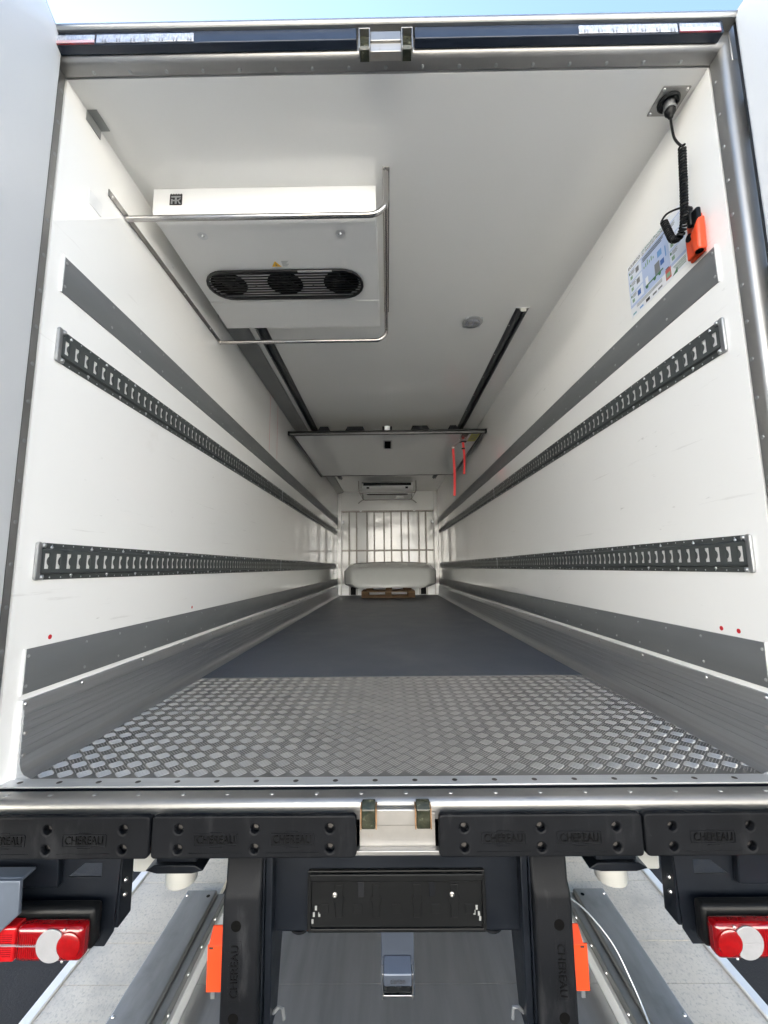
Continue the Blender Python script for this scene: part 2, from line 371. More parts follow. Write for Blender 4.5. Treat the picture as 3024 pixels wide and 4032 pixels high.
# outer corner profiles, hinge pockets
for sx in (-1, 1):
    a = sorted((sx*(HW+.052), sx*(HW+.085)))
    G().box(*a, -.058, L, -.12, H+.085).build('side_profile', 'stainless', TB, True, .006)
for k, (z0, z1) in enumerate(((2.19,2.34),(1.55,1.68),(.86,.99),(.2,.33))):
    for sx in (-1, 1):
        hp = G(); a = sorted((sx*(HW+.056), sx*(HW+.08))); hp.box(*a, -.071, -.06, z0, z1)
        hp.cyl((sx*(HW+.07),-.082,z0), (sx*(HW+.07),-.082,z1), .009)
        hp.build('hinge', 'stainless', TB, True, .003)
# roof edge, black light bar with lamp clusters
G().box(-HW-.06, HW+.06, -.02, L+.08, H+.061, H+.075).build('roof', 'enamel_white', TB, False)
cprof = [(-.066,2.627),(-.108,2.627),(-.114,2.632),(-.116,2.640),(-.112,2.650),(-.10,2.656),(-.018,2.66),(-.018,2.627)]
G().prism(cprof, 'x', -HW-.04, HW+.035).build('roof_cornice', 'stainless', TB)
G().box(-HW-.03, HW+.03, -.0675, -.02, 2.614, 2.6265).build('header_cap', 'stainless', TB, False)
for sx in (-1, 1): G().box(*sorted((sx*(HW+.0305), sx*(HW+.0845))), -.0690, -.0585, 2.50, 2.655).build('corner_plate', 'stainless', TB, True, .003)
for s0, s1 in ((-1.225,-.106), (.106,1.225)):
    lb = G().box(s0, s1, -.1, -.068, 2.574, 2.626).build('light_bar', 'light_bar', TB, True, .003)
    sg = -1 if s0 < 0 else 1
    a = sorted((sg*1.057, sg*.70)); cl = G().box(*a, -.1045, -.1002, 2.576, 2.611).build('lamp_cluster', 'lens_clear', lb, True, .002)
    ribs = G()
    for i in range(7): x = sg*(.72+.052*i); ribs.box(x-.0022, x+.0022, -.1075, -.1046, 2.577, 2.590); ribs.box(x+.009, x+.013, -.1075, -.1046, 2.577, 2.588)
    ribs.build('lens_ribs', 'lens_white', lb, False)
    a = sorted((sg*1.212, sg*1.064)); G().box(*a, -.1045, -.1002, 2.589, 2.611).build('marker_lamp', 'lens_clear', lb, True, .002)
    G().box(*a, -.1050, -.1002, 2.577, 2.5885).build('marker_lens', 'lens_pink', lb, True, .002)
    G().box(*a, -.1045, -.1002, 2.5735, 2.5765).build('marker_lens_edge', 'lens_red', lb, False)

# rear doors
def door(ax, ay, ang, label, inward):
    d = Vector((math.sin(ang), -math.cos(ang), 0)); n = Vector((d.y, -d.x, 0))*-1
    if n.x*inward < 0: n = -n
    A = Vector((ax, ay, 0))
    def slab(q, s0, s1, t0, t1, z0, z1):
        b = q.add([A+d*s+n*t+Z*z for z in (z0,z1) for s, t in ((s0,t0),(s1,t0),(s1,t1),(s0,t1))])
        for f in ((0,1,2,3),(4,5,6,7),(0,1,5,4),(1,2,6,5),(2,3,7,6),(3,0,4,7)): q.face([b+i for i in f])
    q = G(); slab(q, 0, 1.2, -.075, 0, .03, 2.645)
    dr = q.build('door', 'door_white', TB, True, .012, 3)
    s = G()
    slab(s, -.013, 1.213, -.03, -.008, 2.646, 2.662); slab(s, -.013, 1.213, -.03, -.008, .01, .0295); slab(s, -.013, -.0008, -.03, -.008, .03, 2.645); slab(s, 1.2008, 1.213, -.03, -.008, .03, 2.645)
    s.build('door_seal', 'seal_black', dr, True, .004)
    return dr
dl = door(-1.213, -.062, R(15), '', 1); dl['label'] = 'left rear door leaf, white inner face swung towards the camera'
dr_ = door(1.266, -.098, R(2.9), '', -1); dr_['label'] = 'right rear door leaf, white inner face opened square to the box'

# latch keepers, top and bottom
def keeper(name, label, zc, top):
    t = thing(name, label, 'latch', (0, -.1, zc), 'door latch keepers at the portal centre')
    if top:
        G().box(-.056, .056, -.105, -.068, 2.56, 2.601).build('lock_block', 'stainless', t, True, .003)
        G().box(-.056, .056, -.098, -.068, 2.523, 2.5595).build('lower_block', 'keeper_plate', t, True, .002)
        for sx in (-1, 1):
            a = sorted((sx*.0565, sx*.098)); q = G()
            q.box(a[0], a[0]+.004, -.112, -.067, 2.52, 2.603); q.box(a[1]-.004, a[1], -.112, -.067, 2.52, 2.603); q.box(a[0], a[1], -.112, -.067, 2.603, 2.607)
            q.build('lock_cheek', 'stainless', t, True, .0015)
            pts = [(-.068,2.522),(-.100,2.528),(-.104,2.54),(-.088,2.56),(-.084,2.58),(-.09,2.602),(-.068,2.602)]
            G().prism(pts, 'x', a[0]+.0045, a[1]-.0045).build('greased_cam', 'grease', t)
    else:
        G().box(-.104, .112, -.078, -.07, -.122, -.031).build('back_plate', 'keeper_plate', t, True, .001)
        G().box(-.056, .06, -.094, -.0785, -.055, -.012).build('lock_block', 'keeper_plate', t, True, .003)
        G().box(-.116, .124, -.1, -.0785, -.128, -.1155).build('lower_flange', 'stainless', t, True, .002)
        for sx in (-1, 1):
            c = sx*.077
            pts = [(-.066,-.058),(-.108,-.056),(-.113,-.040),(-.109,-.02),(-.112,-.006),(-.104,.006),(-.088,.012),(-.066,.002)]
            G().prism(pts, 'x', c-.019, c+.019).build('greased_cam', 'grease', t, True, .003)
            for e in (-1, 1):
                G().box(c+e*.0215-.0018, c+e*.0215+.0018, -.106, -.068, -.058, -.004).build('lock_cheek', 'rust', t, True, .001)
    return t
keeper('latch_keeper', 'greasy steel latch keeper in the middle of the top frame', 2.56, True)
keeper('latch_keeper', 'greasy green-stained steel latch keeper between the bottom bumpers', -.06, False)

# ================================================================== wall strips and kick plates
rv = lambda q, sx, xo, y, z, r=.006, h=.003: q.dome((sx*(HW-xo), y, z), (-sx,0,0), r, h, 8)
for sx, side in ((-1,'left'), (1,'right')):
    for z0, z1, kind in ((1.716,1.862,'upper'), (.259,.407,'lower')):
        t = thing('rub_strip', f'{kind} grey plastic rub strip with rivets along the {side} wall', 'rub strip', (sx*HW, .065, z0), 'grey rub strips on the side walls')
        xs = lambda d: sx*(HW-d)
        p2 = [(xs(.0005),z0),(xs(.004),z0+.001),(xs(.0065),z0+.007),(xs(.0065),z0+.034),(xs(.009),z0+.040),(xs(.009),z1-.040),(xs(.0065),z1-.034),(xs(.0065),z1-.007),(xs(.004),z1-.001),(xs(.0005),z1)]
        G().prism(p2, 'y', .066, L-.05).build('strip', 'grey_strip', t)
        q = G(); ys = [.076]+[.35+.21*i for i in range(41)]
        for y in ys: rv(q, sx, .0065, y, z0+.027); rv(q, sx, .0065, y, z1-.023)
        stuff(q.build('rivet_rows', 'duct_grey', t))
        G().prism([(xs(.0004),z0-.002),(xs(.007),z0-.002),(xs(.007),z1+.002),(xs(.0004),z1+.002)], 'y', .0605, .0655).build('sealant_end', 'enamel_white', t)
    t = thing('kick_plate', f'scuffed aluminium kick plate along the foot of the {side} wall', 'kick plate', (sx*HW, .065, 0), 'aluminium kick plates along the floor')
    xs = lambda d: sx*(HW-d)
    pf = [(xs(.0005),.001),(xs(.062),.001),(xs(.056),.004),(xs(.038),.012),(xs(.026),.026),(xs(.02),.046)]
    for i in range(6):
        z = .062+i*.026; pf += [(xs(.0195),z),(xs(.0215),z+.002),(xs(.0215),z+.004),(xs(.0193),z+.006)]
    pf += [(xs(.018),.212),(xs(.014),.218),(xs(.013),.236),(xs(.009),.241),(xs(.0005),.241)]
    G().prism(pf, 'y', .066, L-.03).build('plate', 'kick_aluminium', t)
    q = G()
    for y in [.077]+[.337+.41*i for i in range(21)]: rv(q, sx, .0135, y, .230, .0085, .005)
    for z in (.136, .067): rv(q, sx, .0195, .079, z, .008, .004)
    stuff(q.build('bolt_row', 'steel_screw', t))
    G().prism([(xs(.0004),.0005),(xs(.014),.0005),(xs(.014),.244),(xs(.0004),.244)], 'y', .0605, .0655).build('sealant_end', 'enamel_white', t)

# ================================================================== slotted cargo tracks
def track_meshes(sx):
    P, N = .0515, 165
    X_ = lambda d: sx*(HW-d)
    cell_v, cell_f, cell_m = [], [], []
    def quad(*q, m=0):
        b = len(cell_v); cell_v.extend(q); cell_f.append(tuple(range(b, b+len(q)))); cell_m.append(m)
    zs = [(.0005,0),(.0035,0),(.0035,.019),(.0145,.024),(.0145,.106),(.0035,.111),(.0035,.130),(.0005,.130)]
    for i, ((d0,z0),(d1,z1)) in enumerate(zip(zs, zs[1:])):
        if i == 3: continue
        quad((X_(d0),0,z0),(X_(d0),P,z0),(X_(d1),P,z1),(X_(d1),0,z1))
    y0, y1, a, b = P/2-.0108, P/2+.0108, .038, .092; d = .0145
    def fr(ya, yb, za, zb): quad((X_(d),ya,za),(X_(d),yb,za),(X_(d),yb,zb),(X_(d),ya,zb))
    fr(0,y0,.024,.106); fr(y1,P,.024,.106); fr(y0,y1,.024,a); fr(y0,y1,b,.106)
    e = .0115
    for (ya,za),(yb,zb) in (((y0,a),(y1,a)),((y1,a),(y1,b)),((y1,b),(y0,b)),((y0,b),(y0,a))):
        quad((X_(d),ya,za),(X_(d),yb,zb),(X_(e),yb,zb),(X_(e),ya,za))
    # curved inner tongue reaching across the slot, bare metal
    zc = (a+b)/2; prev = None
    pts = [(y1+.002, zc+.021)]+[(y1+.002-.0125*math.sin(R(t))**1.2, zc+.017*math.cos(R(t))) for t in range(0,181,30)]+[(y1+.002, zc-.021)]
    bse = len(cell_v); cell_v.extend([(X_(.0118),p_[0],p_[1]) for p_ in pts]); cell_f.append(tuple(range(bse,bse+len(pts)))); cell_m.append(0)
    pts2 = [(y0-.002, a-.002),(y1+.002,a-.002),(y1+.002,b+.002),(y0-.002,b+.002)]
    bse = len(cell_v); cell_v.extend([(X_(.0075),p_[0],p_[1]) for p_ in pts2]); cell_f.append((bse,bse+1,bse+2,bse+3)); cell_m.append(1)
    cv = np.array(cell_v); nv = len(cv); V, F, Mi = [], [], []
    for k in range(N):
        c = cv.copy(); c[:,1] += .0805+k*P; V.append(c); F.extend([tuple(i+k*nv for i in f) for f in cell_f]); Mi.extend(cell_m)
    me = bpy.data.meshes.new('rail'); me.from_pydata(np.concatenate(V).tolist(), [], F)
    me.materials.append(M['track_grey']); me.materials.append(M['panel_white']); me.polygons.foreach_set('material_index', Mi)
    q = G()
    for k in range(N):
        y = .0805+k*P
        for z in (.0075, .1225): q.dome((X_(.0036), y+.004, z), (-sx,0,0), .0032, .0012, 6)
        if k % 4 == 1:
            q.dome((X_(.0036), y+.002, .115), (-sx,0,0), .0062, .005, 8)
        if k % 4 == 3: q.dome((X_(.0036), y+.002, .015), (-sx,0,0), .0062, .005, 8)
    return me, mesh_of(q, 'bolt_rows', 'zinc')
for sx, side in ((-1,'left'), (1,'right')):
    me, dots = track_meshes(sx)
    for z0, kind in ((1.442,'upper'), (.638,'lower')):
        t = thing('cargo_track', f'{kind} dark slotted cargo track on the {side} wall', 'cargo track', (sx*HW, .065, z0), 'slotted cargo tracks on the side walls')
        inst('rail', me, (0,0,z0), t); stuff(inst('bolt_rows', dots, (0,0,z0), t))
        a = sx*(HW-.0004)
        ec = rrect(.0, .022, -.002, .132, .009)
        fr_ = ((a,.0655,z0), (0,1,0), (0,0,1)) if sx > 0 else ((a,.0655,z0), (0,1,0), (0,0,1))
        o = plate('end_cap', ec, [], .012, ((a - (.012 if sx > 0 else 0), .064, z0), Y, Z), 'cast_grey', t, .004)
        for z in (.009, .121):
            q = G().box(*sorted((sx*(HW-.0005), sx*(HW-.0125))), .084, .099, z0+z-.0085, z0+z+.0085); q.dome((sx*(HW-.0125), .0915, z0+z), (-sx,0,0), .0075, .0055, 10)
            q.build('end_bolt', 'cast_grey', t, True)
        for yj in (3.377, 7.95):
            jb = G().box(*sorted((sx*(HW-.0148), sx*(HW-.016))), yj-.004, yj+.004, z0+.004, z0+.126).build('joint_cover', 'zinc', t, False)
# red stickers, ruled lines, white patch
for k, (sx, y, z, lab) in enumerate(((-1,.168,.432,'small round red sticker on the left wall near the doorway'), (-1,1.272,.434,'small round red sticker farther in on the left wall'), (1,.170,.429,'round red sticker on the right wall, the one nearest the doorway'), (1,.248,.428,'round red sticker on the right wall, second from the doorway'))):
    q = G().lathe((sx*(HW-.0002),y,z), (-sx,0,0), [(.0085,0),(.0085,.0006)], 20, cap0=False)
    tag(q.build('sticker', 'red_mark', None, False), lab, 'sticker', 'round red stickers')
for y, lab in ((2.85,'thin red line ruled down the left wall, nearer of the two'), (3.15,'thin red line ruled down the left wall, farther of the two')):
    tag(G().box(-HW+.0002, -HW+.0007, y-.003, y+.003, 1.885, 2.50).build('marking_line', 'red_mark', None, False), lab, 'marking', 'red lines on the left wall')
tag(G().box(-HW+.0003, -HW+.0016, .157, .236, 2.185, 2.245).build('patch', 'gloss_white', None, True, .0006), 'pale square patch stuck on the left wall near the ceiling', 'patch')
# ceiling corner bracket
q = G(); q.prism([(-HW+.001,H-.045),(-HW+.004,H-.045),(-HW+.004,H-.004),(-HW+.042,H-.004),(-HW+.042,H-.001),(-HW+.001,H-.001)], 'y', .105, .19)
tag(q.build('angle_bracket', 'duct_grey', None, True), 'small grey angle bracket in the left ceiling corner', 'bracket')

# ================================================================== ceiling cooling unit and its guard
EV = thing('cooling_unit', 'white ceiling cooling unit with three round fans behind a slotted grille', 'cooling unit', (-.6, .94, H))
ex0, ex1, ey0, ey1, ez = -1.156, -.053, .46, 1.432, 2.395
fans = [(-.965,.968),(-.622,.968),(-.278,.968)]
pf = [(ey0+.012,H-.001),(ey0,H-.014),(ey0,ez+.028),(ey0+.006,ez+.012),(ey0+.022,ez+.0035),(ey0+.05,ez+.0005),(ey0+.06,ez+.0005),(ey0+.06,H-.001)]
G().prism(pf, 'x', ex0, ex1).build('front_cover', 'enamel_white', EV)
holes = [circ(-fy, fx, .108, 28) for fx, fy in fans]
plate('bottom_panel', [(-1.1315,ex0),(-(ey0+.0605),ex0),(-(ey0+.0605),ex1),(-1.1315,ex1)], holes, .004, ((0,0,ez+.0045), (0,-1,0), (1,0,0)), 'enamel_white', EV)
# note: frame n = u x v = (0,-1,0)x(1,0,0) = +z
q = G().box(ex0, ex1, 1.1345, ey1, ez+.0005, ez+.0085); q.build('rear_panel', 'enamel_white', EV, True, .003)
q = G(); q.box(ex0, ex0+.003, ey0+.0605, ey1, ez+.009, H-.001); q.box(ex1-.003, ex1, ey0+.0605, ey1, ez+.009, H-.001); q.box(ex0+.003, ex1-.003, ey1-.003, ey1, ez+.009, H-.001); q.build('side_skin', 'enamel_white', EV, False)
G().box(ex0+.004, ex1-.004, ey0+.07, ey1-.004, H-.02, H-.002).build('interior', 'void_black', EV, False)
for fx, fy in fans:
    q = G(); q.lathe((fx,fy,ez+.009), Z, [(.108,0),(.106,.05),(.106,.09)], 28, cap0=False, cap1=True)
    fs_ = q.build('fan_shroud', 'void_black', EV)
    q = G(); q.lathe((fx,fy,ez+.03), Z, [(.034,0),(.034,.03)], 16)
    for k in range(6):
        a = k*math.pi/3; u = Vector((math.cos(a),math.sin(a),0)); v = Vector((-u.y,u.x,0)); c = Vector((fx,fy,ez+.045))
        q.add([]); b = q.add([c+u*.03+v*.02+Z*.012, c+u*.03-v*.02-Z*.012, c+u*.1-v*.034-Z*.012, c+u*.1+v*.034+Z*.012]); q.face([b,b+1,b+2,b+3])
    q.build('fan', 'black_plastic', EV, False)
# oblong grille frame and slats
def oblong(x0, x1, yc, r, n=12):
    return [(x1-r+r*math.cos(R(t)), yc+r*math.sin(R(t))) for t in np.linspace(-90,90,n)]+[(x0+r+r*math.cos(R(t)), yc+r*math.sin(R(t))) for t in np.linspace(90,270,n)]
gx0, gx1, gyc, gr_ = -1.098, -.142, .969, .131
o_l = oblong(gx0, gx1, gyc, gr_); i_l = oblong(gx0+.016, gx1-.016, gyc, gr_-.016)
# frame: origin z, u=(1,0,0), v=(0,1,0) -> n=+z, sits below the panel
grf = plate('grille_frame', o_l, [i_l], .012, ((0,0,ez-.0115), X, Y), 'frame_black', EV, .003)
for k in range(10):
    y = gyc-.104+.0231*k; h = math.sqrt(max((gr_-.012)**2-(y-gyc)**2, .0001)); xa, xb = gx0+gr_-h, gx1-gr_+h
    G().box(xa, xb, y-.0042, y+.0042, ez-.009, ez-.004).build('slat', 'frame_black', grf, True, .001)
for sx in (-.8, -.45): G().dome((sx, gyc, ez-.009), (0,0,-1), .006, .004).build('grille_screw', 'dark_screw', grf)
G().box(-.52, -.32, gyc-gr_-.002, gyc-gr_+.012, ez-.0135, ez-.0117).build('bright_edge', 'aluminium_strip', grf, True, .0006)
for px in (-.961, -.241):
    dp = G(); dp.lathe((px,.585,ez-.0006), Z, [(.026,0),(.022,.0002),(.010,.0009)], 20, cap0=False, cap1=False); dp.dome((px,.585,ez+.0004), (0,0,-1), .008, .006, 10)
    dp.build('fixing_screw', 'aluminium_strip', EV)
# maker's badge on the front cover: black square, grey monogram
bx, bz, by = -1.043, 2.487, ey0-.0006
bd = G().box(bx-.031, bx+.031, by-.001, by, bz-.031, bz+.027).build('badge', 'ink_black', EV, True, .0004)
q = G()
def br(x0, x1, z0, z1): q.box(bx+x0, bx+x1, by-.0022, by-.0011, bz+z0, bz+z1)
br(-.024,.024,.010,.018); br(-.005,.005,-.025,.010); br(-.024,-.016,-.025,.002); br(-.016,-.005,-.010,-.003); br(.005,.012,-.010,-.003)
q.prism([(bx+.008,bz-.005),(bx+.018,bz+.004),(bx+.026,bz+.004),(bx+.014,bz-.008),(bx+.026,bz-.025),(bx+.016,bz-.025)], 'y', by-.0022, by-.0011)
q.build('monogram', 'cast_grey', bd, False)
q = G()
for i in range(5): q.prism([(bx-.031+.0124*i,bz+.0271),(bx-.0248+.0124*i,bz+.0325),(bx-.0186+.0124*i,bz+.0271)], 'y', by-.001, by)
q.build('badge_crest', 'ink_black', bd, False)
# warning label
wl = G().box(-.672, -.555, .762, .822, ez-.0004, ez+.0002).build('warning_label', 'enamel_white', EV, False)
q = G(); q.prism([(-.662,.815),(-.606,.815),(-.634,.772)], 'z', ez-.0009, ez-.0005); q.build('warning_triangle', 'warn_yellow', wl, False)
q = G(); q.prism([(-.6415,.809),(-.6265,.809),(-.634,.797)], 'z', ez-.0013, ez-.001); q.prism([(-.639,.796),(-.629,.796),(-.634,.787)], 'z', ez-.0013, ez-.001)
for i in range(6): q.box(-.599, -.560-.006*(i%3), .772+.0075*i, .7745+.0075*i, ez-.0008, ez-.0005)
q.build('warning_print', 'ink_grey', wl, False)
tag(G().tube(bez([(-1.19,1.30,2.47),(-1.17,1.29,2.46),(-1.14,1.30,2.44),(-1.10,1.34,2.43),(-1.09,1.38,2.44)],6), .008, 8).build('hose', 'rubber', None), 'short dark hose looping beside the ceiling cooling unit', 'hose')

GD = thing('guard_frame', 'bent stainless tube guard around the ceiling cooling unit', 'guard', (-.6, .94, 2.33))
q = G().box(-HW+.001, -HW+.006, .262, 1.52, 2.318, 2.352).build('wall_bar', 'stainless_tube', GD, True, .002)
for y in (.29, .96, 1.33):
    G().dome((-HW+.006, y, 2.335), (1,0,0), .007, .004).build('bar_screw', 'steel_screw', GD)
G().box(-.018, .016, .372, 1.512, H-.006, H-.001).build('ceiling_bar', 'stainless_tube', GD, True, .002)
def gtube(y, zt):
    path = [(-HW+.006, y, zt)]+[(x, y, zt) for x in np.linspace(-1.1,-.085,6)]+[(-.085+.082*math.sin(R(a)), y, zt+.082*(1-math.cos(R(a)))) for a in range(10,91,10)]+[(-.003, y, 2.46),(-.003, y, H-.006)]
    return G().tube(path, .0135, 14).build('tube', 'stainless_tube', GD)
gtube(.392, 2.322); gtube(1.50, 2.328)
G().tube([(-.003,.392,2.405),(-.003,.7,2.405),(-.003,1.2,2.405),(-.003,1.50,2.410)], .011, 12).build('tube', 'stainless_tube', GD)

# ================================================================== ceiling rails, duct, dome lamp, socket
for xc, nm, lab in ((1.005,'right','dark double-channel ceiling rail near the right wall'), (-1.0,'left','dark double-channel ceiling rail near the left wall')):
    t = thing('ceiling_rail', lab, 'rail', (xc, 1.48, H), 'ceiling rails')
    w2 = .047
    pr_ = [(-w2,0),(-w2,-.004),(-w2+.02,-.012),(-w2+.03,-.034),(-.012,-.034),(-.012,-.030),(-.014,-.030),(-.014,-.010),(.014,-.010),(.014,-.030),(.012,-.030),(.012,-.034),(w2-.022,-.034),(w2-.014,-.012),(w2,-.004),(w2,0)]
    G().prism([(xc+a, H-.0005+b) for a, b in pr_], 'y', 1.482, 7.36).build('profile', 'rail_grey', t, False)
    G().box(xc-w2-.001, xc+w2+.001, 1.477, 1.4815, H-.008, H-.0006).build('end_plate', 'aluminium_strip', t, False)
    G().box(xc-.018, xc+.024, 1.476, 1.4814, H-.036, H-.009).build('end_stop', 'nylon_white', t, True, .002)
    q = G()
    for y in np.arange(1.7, 7.3, .45): q.dome((xc-w2+.008, y, H-.008), (0,0,-1), .005, .004, 6)
    stuff(q.build('screw_row', 'steel_screw', t))
q = G().prism([(-HW+.002,H-.001),(-HW+.002,H-.055),(-HW+.012,H-.062),(-1.105,H-.030),(-1.092,H-.018),(-1.092,H-.001)], 'y', 1.45, L-.03)
tag(q.build('cable_duct', 'duct_grey', None), 'grey angled cable duct along the left ceiling corner', 'duct')
DL = thing('dome_lamp', 'round unlit ceiling lamp with four reflectors beside the right rail', 'lamp', (.672, 1.66, H))
c = (.672, 1.66)
G().lathe((c[0],c[1],H-.0005), (0,0,-1), [(.078,0),(.078,.004),(.072,.010),(.062,.012)], 32, cap0=False, cap1=True).build('bezel', 'cast_grey', DL)
G().lathe((c[0],c[1],H-.0128), (0,0,-1), [(.058,0),(.056,.004),(.04,.0075),(.0,.0085)], 32, cap0=False).build('lens', 'lens_clear', DL)
for k in range(4):
    a = R(45+90*k); G().lathe((c[0]+.03*math.cos(a), c[1]+.03*math.sin(a), H-.0192), (0,0,-1), [(.019,0),(.017,.003),(.006,.005),(.0,.0052)], 14, cap0=False).build('reflector', 'lens_white', DL)
    G().box(c[0]+.076*math.cos(a)-.014, c[0]+.076*math.cos(a)+.014, c[1]+.076*math.sin(a)-.011, c[1]+.076*math.sin(a)+.011, H-.007, H-.0007).build('lug', 'zinc', DL, True, .002)
# socket with plug, coiled cable, handset and holster
SK = thing('ceiling_socket', 'square steel socket plate with round black recess in the ceiling corner', 'socket', (1.166, .113, H))
sxc, syc = 1.164, .113
plate('plate', rrect(sxc-.056, sxc+.056, syc-.056, syc+.056, .004), [circ(sxc, syc, .041, 28)], .004, ((0,0,H-.0045), X, Y), 'stainless', SK, .001)
G().lathe((sxc,syc,H-.0005), (0,0,-1), [(.041,0),(.041,.011),(.037,.014),(.034,.011),(.034,.0015)], 28, cap0=False, cap1=True).build('recess_ring', 'seal_black', SK)
for a in (-1, 1):
    for b in (-1, 1): G().dome((sxc+a*.046, syc+b*.046, H-.0046), (0,0,-1), .0065, .005, 10).build('socket_screw', 'steel_screw', SK)
HS = thing('wired_handset', 'black wired remote handset with coiled cable hanging from ceiling plug', 'remote control', (1.19, .12, 1.9))
G().lathe((1.168,.115,H-.004), (.02,.05,-1), [(.021,0),(.021,.026),(.024,.028),(.024,.034),(.019,.036)], 18).build('plug', 'cast_grey', HS)
G().lathe((1.169,.117,H-.040), (.02,.05,-1), [(.021,0),(.020,.012),(.013,.022),(.008,.034)], 16).build('plug_boot', 'black_plastic', HS)
cab = bez([(1.171,.121,2.49),(1.171,.120,2.45),(1.170,.112,2.385),(1.170,.085,2.32),(1.170,.066,2.302)], 8)
G().tube(cab, .0048, 8).build('cable', 'black_plastic', HS)
def coil(path, r, pitch, wr):
    P = bez(path, 24); s = [0]
    for a, b in zip(P, P[1:]): s.append(s[-1]+(b-a).length)
    n = int(s[-1]/pitch*12); o = []; u = None
    for k in range(n):
        d = s[-1]*k/n; i = max(j for j in range(len(s)) if s[j] <= d); i = min(i, len(P)-2); f = (d-s[i])/max(s[i+1]-s[i],1e-9)
        p = P[i].lerp(P[i+1], f); t = (P[i+1]-P[i]).normalized()
        u = t.orthogonal() if u is None else u-t*u.dot(t); u.normalize(); w_ = t.cross(u); a = 2*math.pi*d/pitch
        o.append(p+u*r*math.cos(a)+w_*r*math.sin(a))
    return o
cp = [(1.170,.079,2.304),(1.170,.086,2.235),(1.170,.094,2.145),(1.170,.104,2.06),(1.168,.114,1.995),(1.167,.140,1.968),(1.167,.176,1.985),(1.169,.199,2.043),(1.170,.219,2.106)]
G().tube(coil(cp, .0110, .0118, .0042), .0043, 6).build('coiled_cable', 'black_plastic', HS)
G().tube(bez([(1.170,.222,2.110),(1.172,.236,2.12),(1.180,.215,2.135),(1.19,.175,2.12),(1.198,.125,2.085),(1.203,.108,2.06)], 8), .0042, 8).build('cable', 'black_plastic', HS)
# holster: orange shell, open top cut at a slant, black handset inside
q = G()
def shell(q, x0, x1, y0, y1, z0, zr, zl):       # tapered body with slanting upper rim
    b = q.add([(x0,y0+.006,z0),(x1,y0+.006,z0),(x1,y1-.006,z0),(x0,y1-.006,z0),(x0,y0,zr),(x1,y0,zr+.02),(x1,y1,zl+.02),(x0,y1,zl)])
    for f in ((0,3,2,1),(0,1,5,4),(1,2,6,5),(2,3,7,6),(3,0,4,7),(4,5,6,7)): q.face([b+i for i in f])
shell(q, 1.188, 1.224, .072, .118, 1.866, 1.990, 1.948)
G().box(1.198, 1.217, .080, .114, 1.9, 2.046).build('handset_body', 'black_plastic', HS, True, .006)
G().box(1.19, 1.21, .108, .13, 1.99, 2.075).build('handset_cable_boot', 'black_plastic', HS, True, .006)
HO = thing('handset_holster', 'bright orange plastic holster on the right wall above the grey strip', 'holster', (1.22, .12, 1.9))
q.build('pocket', 'orange_plastic', HO, True, .009, 3)
G().box(1.2245, 1.2385, .100, .176, 1.872, 2.040).build('back_shell', 'orange_plastic', HO, True, .007, 3)
G().box(1.210, 1.2242, .1185, .170, 1.878, 1.975).build('side_pocket', 'orange_plastic', HO, True, .005, 3)
G().cyl((1.2060,.146,1.965), (1.2135,.146,1.965), .016).build('side_button', 'rubber', HO)
G().lathe((1.202,.095,1.8640), (0,0,1), [(.014,0),(.014,.004)], 16).build('drain_hole', 'void_black', HO)

# ------------------------------------------------------------------ poster
PO = thing('poster', 'blue and white printed instruction poster on the right wall', 'poster', (HW, .4, 1.9))
pxx = HW-.0004
def pq(name, y0, y1, z0, z1, m, lift=1, parent=None):
    return G().box(pxx-.0006-.0003*lift-.00025, pxx-.0006-.0003*lift, min(y0,y1), max(y0,y1), z0, z1).build(name, m, parent or PO, False)
sheet = G().box(pxx-.0006, pxx, .200, .600, 1.903, 2.183).build('sheet', 'paper_white', PO, False)
pq('blue_field', .598, .205, 1.955, 2.152, 'paper_blue', 0)
ptx = lambda n, s, y, z, size, m, al='LEFT', wd=None: text(n, s, ((pxx-.0017, y, z), (0,-1,0), (0,0,1)), size, m, PO, .0002, al, width=wd)
# reading direction runs towards the doorway (-y); n = (0,-1,0)x(0,0,1) = (-1,0,0): into the room
ptx('title', 'ECLERCO', .592, 2.167, .022, 'ink_black', wd=.098)
ptx('title', 'LES BONNES PRATIQUES', .478, 2.173, .0155, 'ink_green', wd=.165)
ptx('title', 'DU TRANSPORT FRIGORIFIQUE', .478, 2.158, .0155, 'ink_black', wd=.190)
for k in range(3):
    z = 2.092-.062*k
    for (ya, yb) in ((.592,.490), (.300,.206)):
        pq('print_panel', ya, yb, z, z+.055, 'paper_panel', 1)
        pq('print_number', ya-.004, ya-.014, z+.038, z+.05, 'ink_green', 2)
        pq('print_square', ya-.012, ya-.030, z+.008, z+.026, 'ink_lightgreen', 2)
        for i in range(4): pq('print_line', ya-.018, ya-.045-.006*(i%2), z+.033+.005*i, z+.0355+.005*i, 'ink_grey', 2)
    pq('print_picture', .535, .510, 2.108-.062*k, 2.135-.062*k, ('ink_grey','ink_grey','ink_blue')[k], 2)
for i in range(3): pq('print_line', .478, .315+.012*i, 2.135-.008*i, 2.139-.008*i, 'ink_black', 2)
for i in range(6): pq('print_bar', .475-.014*i, .468-.014*i, 2.082, 2.092+.004*((i*2)%5), 'ink_lightgreen', 2)
pq('print_picture', .375, .345, 2.06, 2.09, 'ink_midblue', 2); pq('print_picture', .36, .335, 2.01, 2.035, 'ink_blue', 2)
pq('print_truck', .475, .345, 1.985, 1.992, 'ink_green', 2); pq('print_truck', .470, .450, 1.993, 2.03, 'paper_white', 2); pq('print_truck', .40, .365, 1.993, 2.045, 'ink_grey', 2); pq('print_truck', .325, .318, 2.03, 2.08, 'ink_midblue', 2)
